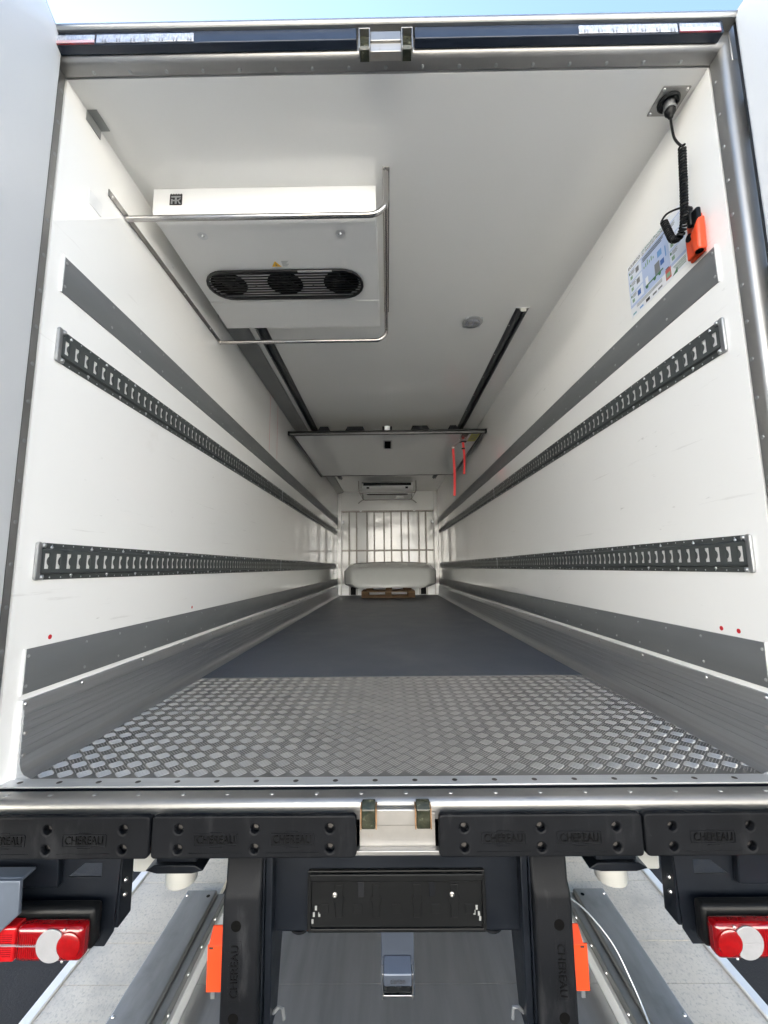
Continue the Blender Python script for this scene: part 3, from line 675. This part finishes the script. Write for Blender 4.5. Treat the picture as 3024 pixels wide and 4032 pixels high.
for y in (.462, .405, .37): G().lathe((pxx-.0015,y,1.982), (-1,0,0), [(.009,0),(.009,.0004)], 14, cap0=False).build('print_wheel', 'ink_green', PO, False)
pq('print_house', .335, .300, 1.915, 1.965, 'ink_red', 2); pq('print_house', .33, .305, 1.925, 1.945, 'ink_lightgreen', 3); pq('print_house', .332, .31, 1.966, 1.970, 'ink_black', 3)
G().prism([(.295,1.908),(.262,1.908),(.262,1.93)], 'x', pxx-.0015, pxx-.0012).build('print_triangle', 'ink_green', PO, False)
for i in range(5): pq('print_line', .285-.006*i, .21, 1.942-.0068*i, 1.9445-.0068*i, 'ink_green', 2)
for i in range(3): pq('print_line', .55, .36-.0*i, 1.948-.006*i, 1.9503-.006*i, 'ink_grey', 2)
for y, m in ((.585,'ink_teal'), (.53,'ink_midblue'), (.48,'ink_black'), (.43,'ink_grey'), (.39,'ink_grey')): pq('print_logo', y, y-.028, 1.912, 1.921+.006*(m == 'ink_black'), m, 2)

# ================================================================== partition panel parked under the ceiling
PA = thing('partition_panel', 'glossy white partition panel parked flat under the ceiling', 'partition', (0, 4.75, 2.35))
py0, py1, pz, pt = 3.575, 5.985, 2.312, .026
G().box(-1.165, 1.165, py0+.03, py1-.02, pz, pz+pt).build('board', 'gloss_white', PA, True, .002)
pe = [(a, pz+b*.82-.014) for a, b in ((py0-.012,-.008),(py0-.006,-.012),(py0+.03,-.008),(py0+.03,.052),(py0-.004,.054),(py0-.016,.044),(py0-.016,.034),(py0-.008,.030),(py0-.008,.018),(py0-.016,.014))]
G().prism(pe, 'x', -1.2, 1.2).build('front_profile', 'frame_black', PA, True)
for sx in (-1, 1):
    G().box(*sorted((sx*1.1655, sx*1.205)), py0+.0305, py1, pz-.016, pz+.032).build('side_profile', 'frame_black', PA, True, .006)
    G().box(*sorted((sx*1.2005, sx*1.222)), py0-.018, py0+.03, pz-.022, pz+.030).build('corner_bumper', 'rubber', PA, True, .008)
G().box(-1.165, 1.165, py1-.0195, py1-.001, pz-.006, pz+.032).build('rear_profile', 'frame_black', PA, True, .004)
for x0, x1 in ((-.86,-.70),(-.52,-.27),(.285,.525),(.745,.88)):
    a = .03; q = G().prism([(x0,pz+.0305),(x0+a,pz+.086),(x1-a,pz+.086),(x1,pz+.0305)], 'y', py0+.0, py0+.1); q.build('rubber_foot', 'rubber', PA, True, .004)
G().box(-.035, .035, py0-.004, py0+.05, pz+.0305, pz+.088).build('catch', 'aluminium_strip', PA, True, .006)
G().box(-.06, -.036, py0-.004, py0+.05, pz+.0305, pz+.082).build('catch_cheek', 'rubber', PA, True, .006); G().box(.036, .06, py0-.004, py0+.05, pz+.0305, pz+.082).build('catch_cheek', 'rubber', PA, True, .006)
G().box(-.05, .065, 3.88, 4.29, pz-.004, pz-.0005).build('grip_frame', 'cast_grey', PA, True, .002); G().box(-.033, .048, 3.92, 4.25, pz-.006, pz-.0042).build('grip_recess', 'void_black', PA, True, .001)
G().box(.93, 1.02, 3.63, 3.84, pz-.018, pz-.0005).build('lock_case', 'stainless_tube', PA, True, .005); G().box(.945, 1.005, 3.61, 3.70, pz-.028, pz-.0185).build('lock_tongue', 'dark_screw', PA, True, .003)
G().tube([(.99,3.80,pz-.014),(.93,4.06,pz-.014),(.905,4.2,pz-.014)], .005, 8).build('lock_rod', 'steel_screw', PA)
yl = G().box(1.055, 1.16, 3.60, 3.98, pz-.0012, pz-.0004).build('type_label', 'label_yellow', PA, False)
q = G()
for i in range(5): q.box(1.075+.004*(i%2), 1.13+.01*(i%3), 3.66+.06*i, 3.68+.06*i, pz-.0018, pz-.0013)
q.build('label_print', 'ink_grey', yl, False)
G().box(.955, 1.05, 3.95, 4.02, pz-.008, pz-.0005).build('strap_plate', 'black_plastic', PA, True, .003)
def strap(x0, y, z0, z1, w2, lab, tw):
    q = G(); n = 14; rows = []
    for i in range(n+1):
        f = i/n; a = tw*math.sin(f*2.6); xx = x0+.010*math.sin(f*3.1); zz = z0+(z1-z0)*f
        rows.append([(xx-w2*math.cos(a), y-w2*math.sin(a)+.003, zz), (xx+w2*math.cos(a), y+w2*math.sin(a)+.003, zz), (xx+w2*math.cos(a), y+w2*math.sin(a), zz), (xx-w2*math.cos(a), y-w2*math.sin(a), zz), (xx-w2*math.cos(a), y-w2*math.sin(a)+.003, zz)])
    q.grid(rows); tag(q.build('pull_strap', 'rope_red', None, True), lab, 'strap', 'red pull straps on the partition')
strap(.905, 4.20, pz-.020, 1.62, .017, 'longer red pull strap hanging from the parked partition panel', .25)
strap(1.005, 3.985, pz-.010, 1.87, .016, 'shorter red pull strap hanging from the parked partition panel', .5)
G().box(.983, 1.027, 3.97, 4.0, 2.205, 2.225).build('strap_loop', 'rubber', PA, True, .006); G().cyl((.885,4.19,pz-.026), (.925,4.19,pz-.026), .012).build('strap_ring', 'steel_screw', PA)

# ================================================================== front end: cooling unit, rack, fairing, pallet
RU = thing('wall_cooling_unit', 'pale ceiling cooling unit on the far bulkhead with two dark slots', 'cooling unit', (0, 8.2, 2.4))
pf = [(7.75,H-.001),(7.70,2.52),(7.70,2.46),(7.715,2.42),(7.73,2.385),(7.76,2.362),(7.80,2.355),(8.80,2.34),(8.88,2.34),(8.88,H-.001)]
G().prism(pf, 'x', -.565, .565).build('casing', 'enamel_white', RU)
G().box(-.53, .53, 7.6935, 7.6995, 2.466, 2.528).build('outlet_slot', 'void_black', RU, True, .002)
for k in range(3): G().box(-.53+.353*k+.0, -.53+.353*(k+1)-.01, 7.690, 7.6932, 2.494, 2.499).build('outlet_vane', 'rail_grey', RU, False)
plate('inlet_slot', oblong(-.48, .48, 8.15, .06), [], .006, ((0,0,2.3425), X, Y), 'void_black', RU)
for sx in (-1, 1): G().box(sx*.43-.03, sx*.43+.03, 7.697, 7.704, 2.395, 2.44).build('latch', 'black_plastic', RU, True, .004)
G().box(-.4, -.14, 7.6985, 7.7, 2.452, 2.461).build('name_strip', 'ink_grey', RU, False)
G().box(.22, .40, 8.5, 8.62, 2.32, 2.343).build('drain_box', 'cast_grey', RU, True, .005)
RG = thing('unit_guard', 'bent steel tube guard hung under the far cooling unit', 'guard', (0, 8.2, 2.3))
def utube(y, xw, zt, r=.06):
    pth = [(-xw,y,H-.002),(-xw,y,zt+r)]+[(-xw+r*(1-math.cos(R(a))),y,zt+r*(1-math.sin(R(a)))) for a in (30,60,90)][:0]
    pth += [(-xw+r*(1-math.cos(R(a))), y, zt+r*(1-math.sin(R(a)))) for a in range(15,91,15)]
    pth += [(x,y,zt) for x in np.linspace(-xw+r+.02, xw-r-.02, 5)]
    pth += [(xw-r*(1-math.cos(R(a))), y, zt+r*(1-math.sin(R(a)))) for a in range(90,0,-15)]+[(xw,y,zt+r),(xw,y,H-.002)]
    return G().tube(pth, .013, 8).build('tube', 'stainless_tube', RG)
utube(7.63, .63, 2.285); utube(8.72, .60, 2.31)
for sx in (-1, 1):
    G().tube([(sx*.63,7.63,2.33),(sx*.615,8.2,2.33),(sx*.60,8.72,2.335)], .011, 8).build('tube', 'stainless_tube', RG)
    G().tube(bez([(sx*.56,8.72,2.318),(sx*.64,8.8,2.305),(sx*.72,8.90,2.26)],6), .012, 8).build('foot', 'stainless_tube', RG)
# galvanised load-stop rack
RK = thing('load_rack', 'galvanised steel rack of upright bars against the far bulkhead', 'rack', (0, 8.85, 0))
rz = 2.045
G().box(-1.15, 1.15, 8.82, 8.86, rz-.02, rz+.02).build('top_rail', 'galvanised', RK, True, .003)
G().box(-1.13, 1.13, 8.862, 8.885, 1.06, 1.10).build('middle_rail', 'galvanised', RK, True, .003)
for x in (-1.14, 1.14): G().box(x-.014, x+.014, 8.825, 8.865, .012, rz+.025).build('side_post', 'stainless', RK, True, .002)
for x in (-.949,-.767,-.510,-.332,-.089,.088,.337,.514,.766,.943): G().box(x-.017, x+.017, 8.826, 8.86, .27, rz-.021).build('bar', 'galvanised', RK, True, .003)
for x in (-.85, .85):
    G().box(x-.065, x+.065, 8.85, 8.87, .012, .25).build('foot_pad', 'rubber', RK, True, .003)
    for e in (-1, 1): G().box(x+e*.09-.016, x+e*.09+.016, 8.84, 8.872, .012, .27).build('foot_bar', 'stainless', RK, True, .003)
for x in (-1.1, 1.1): G().box(x-.03, x+.03, 8.80, 8.824, 1.73, 1.82).build('catch', 'cast_grey', RK, True, .004)
for x in (-.66, .66): G().lathe((x,8.819,rz+.02), (0,-1,0), [(.035,0),(.035,.008)], 18).build('tag_disc', 'enamel_white', RK)
# fairing: shell with rolled lower lip
FA = thing('wind_fairing', 'moulded pale grey roof wind deflector resting on a pallet', 'wind deflector', (.05, 8.3, .2))
rows = []; NU, NS = 49, 18
for i in range(NS+1):
    s = i/NS; row = []
    for j in range(NU):
        u = -1+2*j/(NU-1); au = abs(u)
        edge = max(0., (au-.80)/.20)
        xw = .88+.17*min(1., s/.16)**.8+.03*s-.03*max(0., s-.78)/.22
        x = .045+xw*u
        zb = .200+.030*(1-u*u)+.02*edge**1.4; ztp = .80-.05*u*u-.06*edge**4
        z = zb+(ztp-zb)*s
        y = 7.93+.06*s+.22*s**2+.48*max(0., (s-.76)/.24)+.12*u*u+.30*edge**1.3*(1-.2*s)
        row.append((x,y,z))
    rows.append(row)
q = G(); q.grid(rows)
fo = q.build('shell', 'fairing_white', FA); md = fo.modifiers.new('thickness', 'SOLIDIFY'); md.thickness = .008; md.offset = 0
G().tube([rows[0][j] for j in range(5,NU-5)], .010, 8).build('rolled_lip', 'enamel_white', FA)
# top return flange
tr = [rows[-1], [(x*.985,y+.10,z-.012) for x,y,z in rows[-1]]]
q = G(); q.grid(tr); q.build('top_flange', 'fairing_white', FA)
G().box(.02, .11, 8.083, 8.088, .565, .615).build('sticker', 'paper_panel', FA, False)
tag(G().tube(bez([(.06,7.90,.235),(.075,7.91,.2),(.085,7.93,.17)],5), .004, 6).build('cord', 'ink_black', None), 'thin black cord hanging from the wind deflector lip', 'cord')
# pallet
PL = thing('pallet', 'brown wooden pallet on the floor at the far end', 'pallet', (0, 8.35, 0))
for k in range(3):
    y = 7.985+.35*k
    G().box(-.6, .59, y, y+.1, .0015, .023).build('bottom_board', 'wood', PL, True, .003)
    for x in (-.6, -.077, .445): G().box(x, x+.145, y+.001, y+.099, .0235, .101).build('block', 'wood_end', PL, True, .003)
for x in (-.6, -.077, .445): G().box(x, x+.145, 7.985, 8.785, .1015, .1235).build('stringer_board', 'wood', PL, True, .003)
for k, wd in enumerate((.145,.1,.145,.1,.145)):
    y = 7.985+(.8-wd)*k/4; G().box(-.6, .59, y, y+wd, .124, .146).build('deck_board', 'wood', PL, True, .003)
for k, (xa, xb) in enumerate(((-.5,-.35),(-.06,.08),(.34,.52))):
    tag(G().box(xa, xb, 8.12, 8.5, .147, .215).build('spacer_block', 'wood_end', None, True, .006), ('dark spacer block under the left end of the wind deflector','dark spacer block under the middle of the wind deflector','dark spacer block under the right end of the wind deflector')[k], 'block', 'spacer blocks on the pallet')

# ================================================================== rear bumpers
def bumper(x0, x1, lab, texts, holes_x):
    t = thing('rubber_bumper', lab, 'bumper', ((x0+x1)/2, -.1, -.13), 'rubber bumper blocks along the rear sill')
    yf, z0, z1 = -.108, -.129, -.019
    hl = [circ(hx, hz, .0115, 18) for hx in holes_x for hz in (-.053,-.104)]
    plate('face', rrect(x0+.001, x1-.001, z0, z1, .012), hl, .02, ((0,yf+.02,0), X, Z), 'rubber', t, .005)
    G().box(x0+.006, x1-.006, yf+.0203, -.069, z0+.004, z1-.013).build('body', 'rubber', t, True, .004)
    for hx in holes_x:
        for hz in (-.053,-.104): G().lathe((hx,yf+.0195,hz), (0,-1,0), [(.008,0),(.007,.003),(.003,.003)], 6).build('bolt_head', 'dark_screw', t)
    for tx in texts:
        w2 = .0625
        plate('emblem_frame', rrect(tx-w2, tx+w2, -.0965, -.0635, .004), [rrect(tx-w2+.0035, tx+w2-.0035, -.093, -.067, .003)], .0028, ((0,yf+.0005,0), X, Z), 'rubber', t, .0005)
        text('lettering', 'CHEREAU', ((tx,yf+.0008,-.080), X, Z), .030, 'letter_shade', t, .0032, width=.106)
        q = G().box(tx-.018, tx+.018, yf-.0024, yf+.0005, -.0615, -.0595); q.box(tx-.018, tx+.018, yf-.0024, yf+.0005, -.1005, -.0985); q.box(tx-.075, tx+.075, yf-.002, yf+.0005, -.1145, -.1128)
        q.build('emblem_bar', 'rubber', t, True, .0008)
    return t
bumper(-1.25, -.689, 'black rubber bumper block at the left corner of the rear sill', [-.872, -1.10], [-.979,-.765,-1.195])
bumper(-.686, -.110, 'black rubber bumper block just left of the bottom latch', [-.503, -.29], [-.609,-.395,-.185])
bumper(.118, .686, 'black rubber bumper block just right of the bottom latch', [.298, .508], [.19,.403,.612])
bumper(.689, 1.25, 'black rubber bumper block at the right corner of the rear sill', [.876, 1.10], [.767,.982,1.195])

# rear cross panel, number plate holder, camera
CP = thing('rear_cross_panel', 'black steel cross panel below the bumpers', 'panel', (0, .02, -.3))
q = G().box(-.385, .385, .0, .05, -.393, -.131).build('panel', 'black_paint', CP, True, .006)
G().box(-.385, .385, -.06, .0, -.150, -.1315).build('top_flange', 'black_paint', CP, True, .003)
for x in (-.29, .285): G().lathe((x,.03,-.3935), (0,0,-1), [(.03,0),(.03,.006),(.026,.010)], 20).build('rubber_plug', 'rubber', CP)
NP = thing('plate_holder', 'empty black number plate holder with two bright screws', 'plate holder', (0, -.01, -.3))
plate('frame', rrect(-.262, .262, -.386, -.222, .006), [rrect(-.252, .252, -.376, -.248, .004)], .012, ((0,-.0005,0), X, Z), 'black_plastic', NP, .002)
G().box(-.2515, .2515, -.0055, -.0008, -.3755, -.2485).build('back', 'black_plastic', NP, False)
G().box(-.255, .255, -.022, -.0128, -.246, -.226).build('top_lip', 'black_plastic', NP, True, .003)
for x in (-.17,-.06,.06,.17):
    G().box(x-.011, x+.011, -.0085, -.0058, -.350, -.262).build('slide_rib', 'black_plastic', NP, True, .002)
    G().lathe((x,-.0057,-.305), (0,-1,0), [(.017,0),(.0165,.002),(.013,.0026)], 18).build('boss', 'black_plastic', NP)
for x in (-.215,-.115,0,.115,.215): G().box(x-.0135, x+.0135, -.0075, -.0058, -.340, -.315).build('clip', 'black_plastic', NP, True, .001)
for x in (-.105, .105): G().box(x-.009, x+.009, -.0085, -.0058, -.295, -.255).build('clip_hook', 'rubber', NP, True, .001)
for x in (-.182, .163): G().lathe((x,-.0087,-.288), (0,-1,0), [(.0075,0),(.007,.003),(.003,.0042),(.0014,.0035)], 14).build('bright_screw', 'steel_screw', NP)
for i, (x, z) in enumerate(((-.238,-.325),(-.244,-.342),(-.228,-.342),(-.248,-.36),(.235,-.325),(.228,-.338),(.241,-.341),(.244,-.354))): G().box(x-.003, x+.003, -.0068, -.0057, z-.006, z+.006).build('light_slot', 'duct_grey', NP, False)
RC = thing('reversing_camera', 'small reversing camera hung under the cross panel', 'camera', (0, .0, -.48))
G().box(-.047, .049, .004, .009, -.563, -.394).build('bracket', 'camera_body', RC, True, .006)
G().prism([(.0035,-.455),(-.030,-.478),(-.034,-.505),(-.018,-.507),(.0035,-.50)], 'x', -.0405, .0405).build('hood', 'camera_body', RC, True, .003)
G().box(-.037, .037, -.024, .0035, -.531, -.5075).build('housing', 'glass_black', RC, True, .003)
G().lathe((0,-.0243,-.519), (0,-1,0), [(.010,0),(.009,.003),(.0055,.0035),(.0,.0045)], 18).build('lens', 'glass_black', RC)
for sx in (-1, 1):
    G().box(*sorted((sx*.041, sx*.0445)), -.026, .0035, -.545, -.48).build('side_cheek', 'steel_screw', RC, True, .001)
    G().dome((sx*.017,.0035,-.549), (0,-1,0), .004, .003).build('bracket_screw', 'dark_screw', RC)
G().prism([(-.026,-.5335),(-.026,-.5375),(.0035,-.5405),(.0035,-.5335)], 'x', -.0405, .0405).build('lower_lip', 'steel_screw', RC, True, .001)
nv = Vector((0,-.034-(-.030),-.505+.478)).normalized()
text('lettering', 'clarion', ((0,-.0335,-.4925), X, -nv), .017, 'ink_black', RC, .0008, width=.042)

# underrun posts with rubber faces
def post(sx, lab):
    t = thing('underrun_post', lab, 'post', (sx*.44, 0, -.64), 'black rubber faced posts under the bumpers')
    p = [(-.046,-.155),(-.038,-.150),(.03,-.150),(.03,-.64),(-.034,-.64),(-.046,-.625),(-.062,-.605),(-.068,-.58),(-.068,-.262),(-.064,-.245),(-.050,-.225)]
    x0, x1 = sorted((sx*.386, sx*.492))
    G().prism(p, 'x', x0, x1).build('rubber_face', 'rubber', t, True, .012, 3)
    x2 = sorted((sx*.36, sx*.380)); G().prism([(-.04,-.151),(.14,-.151),(.14,-.33),(.05,-.63),(-.03,-.63)], 'x', *x2).build('side_plate', 'black_paint', t, True, .003)
    x3 = sorted((sx*.381, sx*.385)); G().box(*x3, -.045, .03, -.62, -.15).build('edge_plate', 'black_paint', t, False)
    xc = sx*.452
    for z in (-.325, -.552): G().lathe((xc,-.0682,z), (0,1,0), [(.0145,0),(.0115,.0004),(.0105,.0004)], 20, cap0=True).build('bolt_hole', 'void_black', t)
    fr = ((xc,-.0684,-.44), (0,0,1) if sx < 0 else (0,0,-1), (-1,0,0) if sx < 0 else (1,0,0))
    text('lettering', 'CHEREAU', ((xc,-.0672,-.437), fr[1], fr[2]), .030, 'letter_shade', t, .0026, width=.128)
    a, b = sorted((xc-.017, xc+.017))
    plate('emblem_frame', rrect(a, b, -.512, -.362, .003), [rrect(a+.003, b-.003, -.509, -.365, .002)], .0024, ((0,-.0662,0), X, Z), 'rubber', t, .0004)
    q = G(); q.tube([(sx*.36,-.0,-.60),(sx*.345,-.0,-.585),(sx*.332,-.0,-.586),(sx*.328,-.0,-.615)], .005, 6); q.build('spring_clip', 'zinc', t)
    return t
post(-1, 'black rubber faced post left of the number plate holder'); post(1, 'black rubber faced post right of the number plate holder')
for sx, lab in ((-1,'orange marker flag behind the left post'), (1,'orange marker flag behind the right post')):
    t = thing('marker_flag', lab, 'marker', (sx*.56, .1, -.64), 'orange marker flags')
    x0, x1 = sorted((sx*.500, sx*.596))
    plate('flag', [(x0,-.636),(x1,-.636),(x1,-.506),(x0,-.506)] , [], .006, ((0,.106,0), X, Z), 'orange_plastic', t, .002)
    G().prism([(.1005,-.5055),(.106,-.5055),(.14,-.478),(.1345,-.476)], 'x', x0+.004, x1-.012).build('folded_top', 'orange_plastic', t, False)
    G().box(sx*.575-.006, sx*.575+.006, .102, .106, -.656, -.637).build('clip', 'zinc', t, False)
    G().box(sx*.582-.008, sx*.582+.004, .0985, .0998, -.516, -.511).build('slot', 'ink_black', t, False)

# ================================================================== tail lamps and their brackets
def tail(sx, lab):
    t = thing('tail_lamp', lab, 'tail lamp', (sx*1.03, -.07, -.4), 'red tail lamp clusters')
    ce = sx*.862
    a = sorted((ce, sx*1.235))
    def rb(x0, x1, y0, y1, m, nm, bev): return G().box(*sorted((x0,x1)), y0, y1, -.388, -.302).build(nm, m, t, True, bev, 3)
    G().box(*sorted((ce-sx*.004, sx*1.235)), -.0605, -.02, -.392, -.285).build('housing', 'black_plastic', t, True, .012, 3)
    rb(ce, sx*1.047, -.101, -.061, 'lens_red', 'lens', .013); rb(sx*1.0475, sx*1.235, -.0995, -.061, 'lens_red_light', 'outer_lens', .006)
    # round brake lens and crescent reversing lens standing proud of the main lens
    G().lathe((sx*.897,-.1012,-.345), (0,-1,0), [(.034,0),(.033,.003),(.027,.0055),(.014,.007),(.0,.0076)], 32, cap0=False).build('round_lens', 'lens_red_deep', t)
    cxm, rm, ci, rin = .944, .0405, .897, .0355
    pts = []
    for k in range(0, 101):
        an = 2*math.pi*k/100; x = cxm+rm*math.cos(an); z = -.344+rm*math.sin(an)
        dx, dz = x-ci, z+.345
        if math.hypot(dx, dz) >= rin: pts.append((an, x, z))
    pts = sorted(((an+2*math.pi if an < -9 else an), x, z) for an, x, z in pts)
    arc = [(x, z) for _, x, z in pts]
    ae = math.atan2(arc[-1][1]+.345, arc[-1][0]-ci); a0 = math.atan2(arc[0][1]+.345, arc[0][0]-ci)
    inner = [(ci+rin*math.cos(ae+(a0-ae)*k/16), -.345+rin*math.sin(ae+(a0-ae)*k/16)) for k in range(1,16)]
    ol = [(sx*x, z) for x, z in arc+inner]
    plate('reversing_lens', ol if sx > 0 else ol[::-1], [], .004, ((0,-.1012,0), X, Z), 'lens_white', t, .001)
    q = G()
    for i in range(9): x = sx*(.992+.0058*i); q.box(x-.0011, x+.0011, -.1022, -.1008, -.374, -.316)
    q.build('lens_ribs', 'lens_red_deep', t, False)
    q = G()
    for i in range(11): z = -.372+.0052*i; q.box(*sorted((sx*1.056, sx*1.118)), -.1004, -.0993, z-.0009, z+.0009)
    q.build('reflector_ribs', 'lens_red_deep', t, False)
    for z in (-.307, -.383): G().dome((sx*.912,-.1012,z), (0,-1,0), .004, .003, 10).build('lens_screw', 'steel_screw', t)
    return t
tail(-1, 'red tail lamp with white crescent lens below the left bumper'); tail(1, 'red tail lamp with white crescent lens below the right bumper')
for sx, lab in ((-1,'black lamp bracket plate hanging behind the left tail lamp'), (1,'black lamp bracket plate hanging behind the right tail lamp')):
    t = thing('lamp_bracket', lab, 'bracket', (sx*.95, 0, -.43), 'black lamp brackets')
    ol = [(.838,-.39),(.862,-.428),(1.2,-.428),(1.2,-.13),(.826,-.13)]; hole = [(.885,-.205),(.885,-.243),(.985,-.243),(.935,-.205)]
    o2 = [(sx*a, b) for a, b in ol]; h2 = [(sx*a, b) for a, b in hole]
    plate('plate', o2 if sx < 0 else o2[::-1], [h2], .006, ((0,.006,0), X, Z), 'black_paint', t, .001)
    G().box(*sorted((sx*.828, sx*.846)), .0065, .07, -.385, -.131).build('flange', 'black_paint', t, True, .003)
    G().prism([(-.0,-.132),(-.03,-.132),(-.018,-.26),(-.0,-.26)], 'x', *sorted((sx*1.0, sx*1.2))).build('gusset', 'black_paint', t, True, .004)
    q = G()
    for z in (-.27, -.31): q.dome((sx*.8275,.03,z), (-sx,0,0), .007, .006, 8)
    q.build('bracket_bolt', 'steel_screw', t)
t = thing('tow_arm', 'blue-grey painted steel arm with oval hole at the left corner', 'arm', (-1.1, -.13, -.3))
plate('arm_plate', [(-1.30,-.178),(-1.038,-.178),(-1.034,-.262),(-1.10,-.322),(-1.30,-.44)], [[(-1.115+.024*math.cos(2*math.pi*i/20)+.0, -.262+.036*math.sin(2*math.pi*i/20)) for i in range(20)]], .012, ((0,-.100,0), X, Z), 'arm_blue', t, .003)
G().box(-1.29, -1.04, -.0995, -.055, -.185, -.178).build('arm_flange', 'arm_blue', t, True, .002)
G().cyl((-1.113,-.098,-.262), (-1.113,-.06,-.262), .022, 18).build('bush', 'steel_screw', t)

# ================================================================== tail lift under the box
LF = thing('tail_lift', 'aluminium tail lift platform slid in low under the truck', 'tail lift', (0, .6, -.82))
ys = [-.02,.312,.481,.526,.80,.93,1.06,1.34]
for sx in (-1, 1):
    for a, b in zip(ys, ys[1:]):
        G().box(*sorted((sx*.80, sx*1.196)), a+.0014, b-.0014, -.83, -.80+random.uniform(-.0004,.0004)).build('deck_plank', 'deck_pale', LF, False)
    G().box(*sorted((sx*1.199, sx*1.236)), -.02, 1.34, -.835, -.792).build('edge_rail', 'deck_edge', LF, True, .004)
    bm_ = sorted((sx*.792, sx*.930))
    pts = [(bm_[0],-.8),(bm_[0],-.762),(bm_[0]+.006,-.756),(bm_[1]-.006,-.756),(bm_[1],-.762),(bm_[1],-.7985)]
    G().prism(pts, 'y', -.02, .69).build('beam', 'lift_steel', LF, True, .002)
    G().box(*sorted((sx*.757, sx*.7915)), -.02, .69, -.86, -.77).build('beam_web', 'lift_steel', LF, True, .003)
    G().box(*sorted((sx*.742, sx*.7565)), -.02, .70, -.872, -.80).build('guide_channel', 'deck_edge', LF, True, .002)
    for y in (.12,.2,.34,.45,.58): G().dome((sx*.7567,y,-.79), (-sx,0,0), .006, .005, 8).build('beam_rivet', 'steel_screw', LF)
    for y in (.16,.66): G().dome((sx*.915,y,-.756), (0,0,1), .006, .004, 8).build('beam_rivet', 'steel_screw', LF)
    G().lathe((sx*.82,.655,-.7558), (0,0,1), [(.008,0),(.008,.0008)], 14).build('pin_hole', 'void_black', LF)
for a, b in ((-.02,.3725),(.375,1.34)): G().box(-.74, .74, a, b, -.868, -.852).build('centre_sheet', 'lift_sheet', LF, False)
G().box(-1.235, 1.235, -.018, 1.338, -.884, -.873).build('gap_backing', 'black_paint', LF, False)  # dark sheet added to put shade under the plank gaps
for sx, lab in ((-1,'white nylon roller on its black mount above the left deck'), (1,'white nylon roller on its black mount above the right deck')):
    t = thing('guide_roller', lab, 'roller', (sx*.757, .25, -.42), 'white nylon guide rollers')
    G().lathe((sx*.757,.25,-.421), (0,0,1), [(.046,0),(.051,.002),(.053,.005),(.053,.056),(.050,.059)], 30).build('wheel', 'nylon_white', t)
    G().lathe((sx*.757,.25,-.4235), (0,0,1), [(.012,0),(.012,.0024)], 12).build('axle', 'steel_screw', t)
    G().prism([(sx*.757-.10,-.352),(sx*.757-.06,-.3615),(sx*.757+.06,-.3615),(sx*.757+.10,-.352),(sx*.757+.07,-.335),(sx*.757-.07,-.335)], 'y', .19, .31).build('mount', 'black_paint', t, True, .003)
    G().box(sx*.757-.07, sx*.757+.07, .205, .30, -.3345, -.131).build('mount_leg', 'black_paint', t, True, .003)
    t2 = tag(G().box(*sorted((sx*.85, sx*.985)), .34, .42, -.455, -.385).build('slide_block', 'nylon_white', None, True, .008), 'white plastic slide block beside the ' + ('left' if sx < 0 else 'right') + ' guide roller', 'block', 'white slide blocks')
tag(G().box(-.555, -.515, .14, .17, -.37, -.29).build('junction_cap', 'nylon_white', None, True, .008), 'white plastic cap peeking out beside the left post', 'cap')
tag(G().tube(bez([(.53,.2,-.40),(.58,.22,-.45),(.66,.24,-.52),(.73,.22,-.60),(.765,.18,-.68),(.78,.12,-.745),(.77,.02,-.79)],8), .0028, 8).build('loose_cable', 'cast_grey', None), 'thin pale grey cable looping down beside the right lift beam', 'cable')
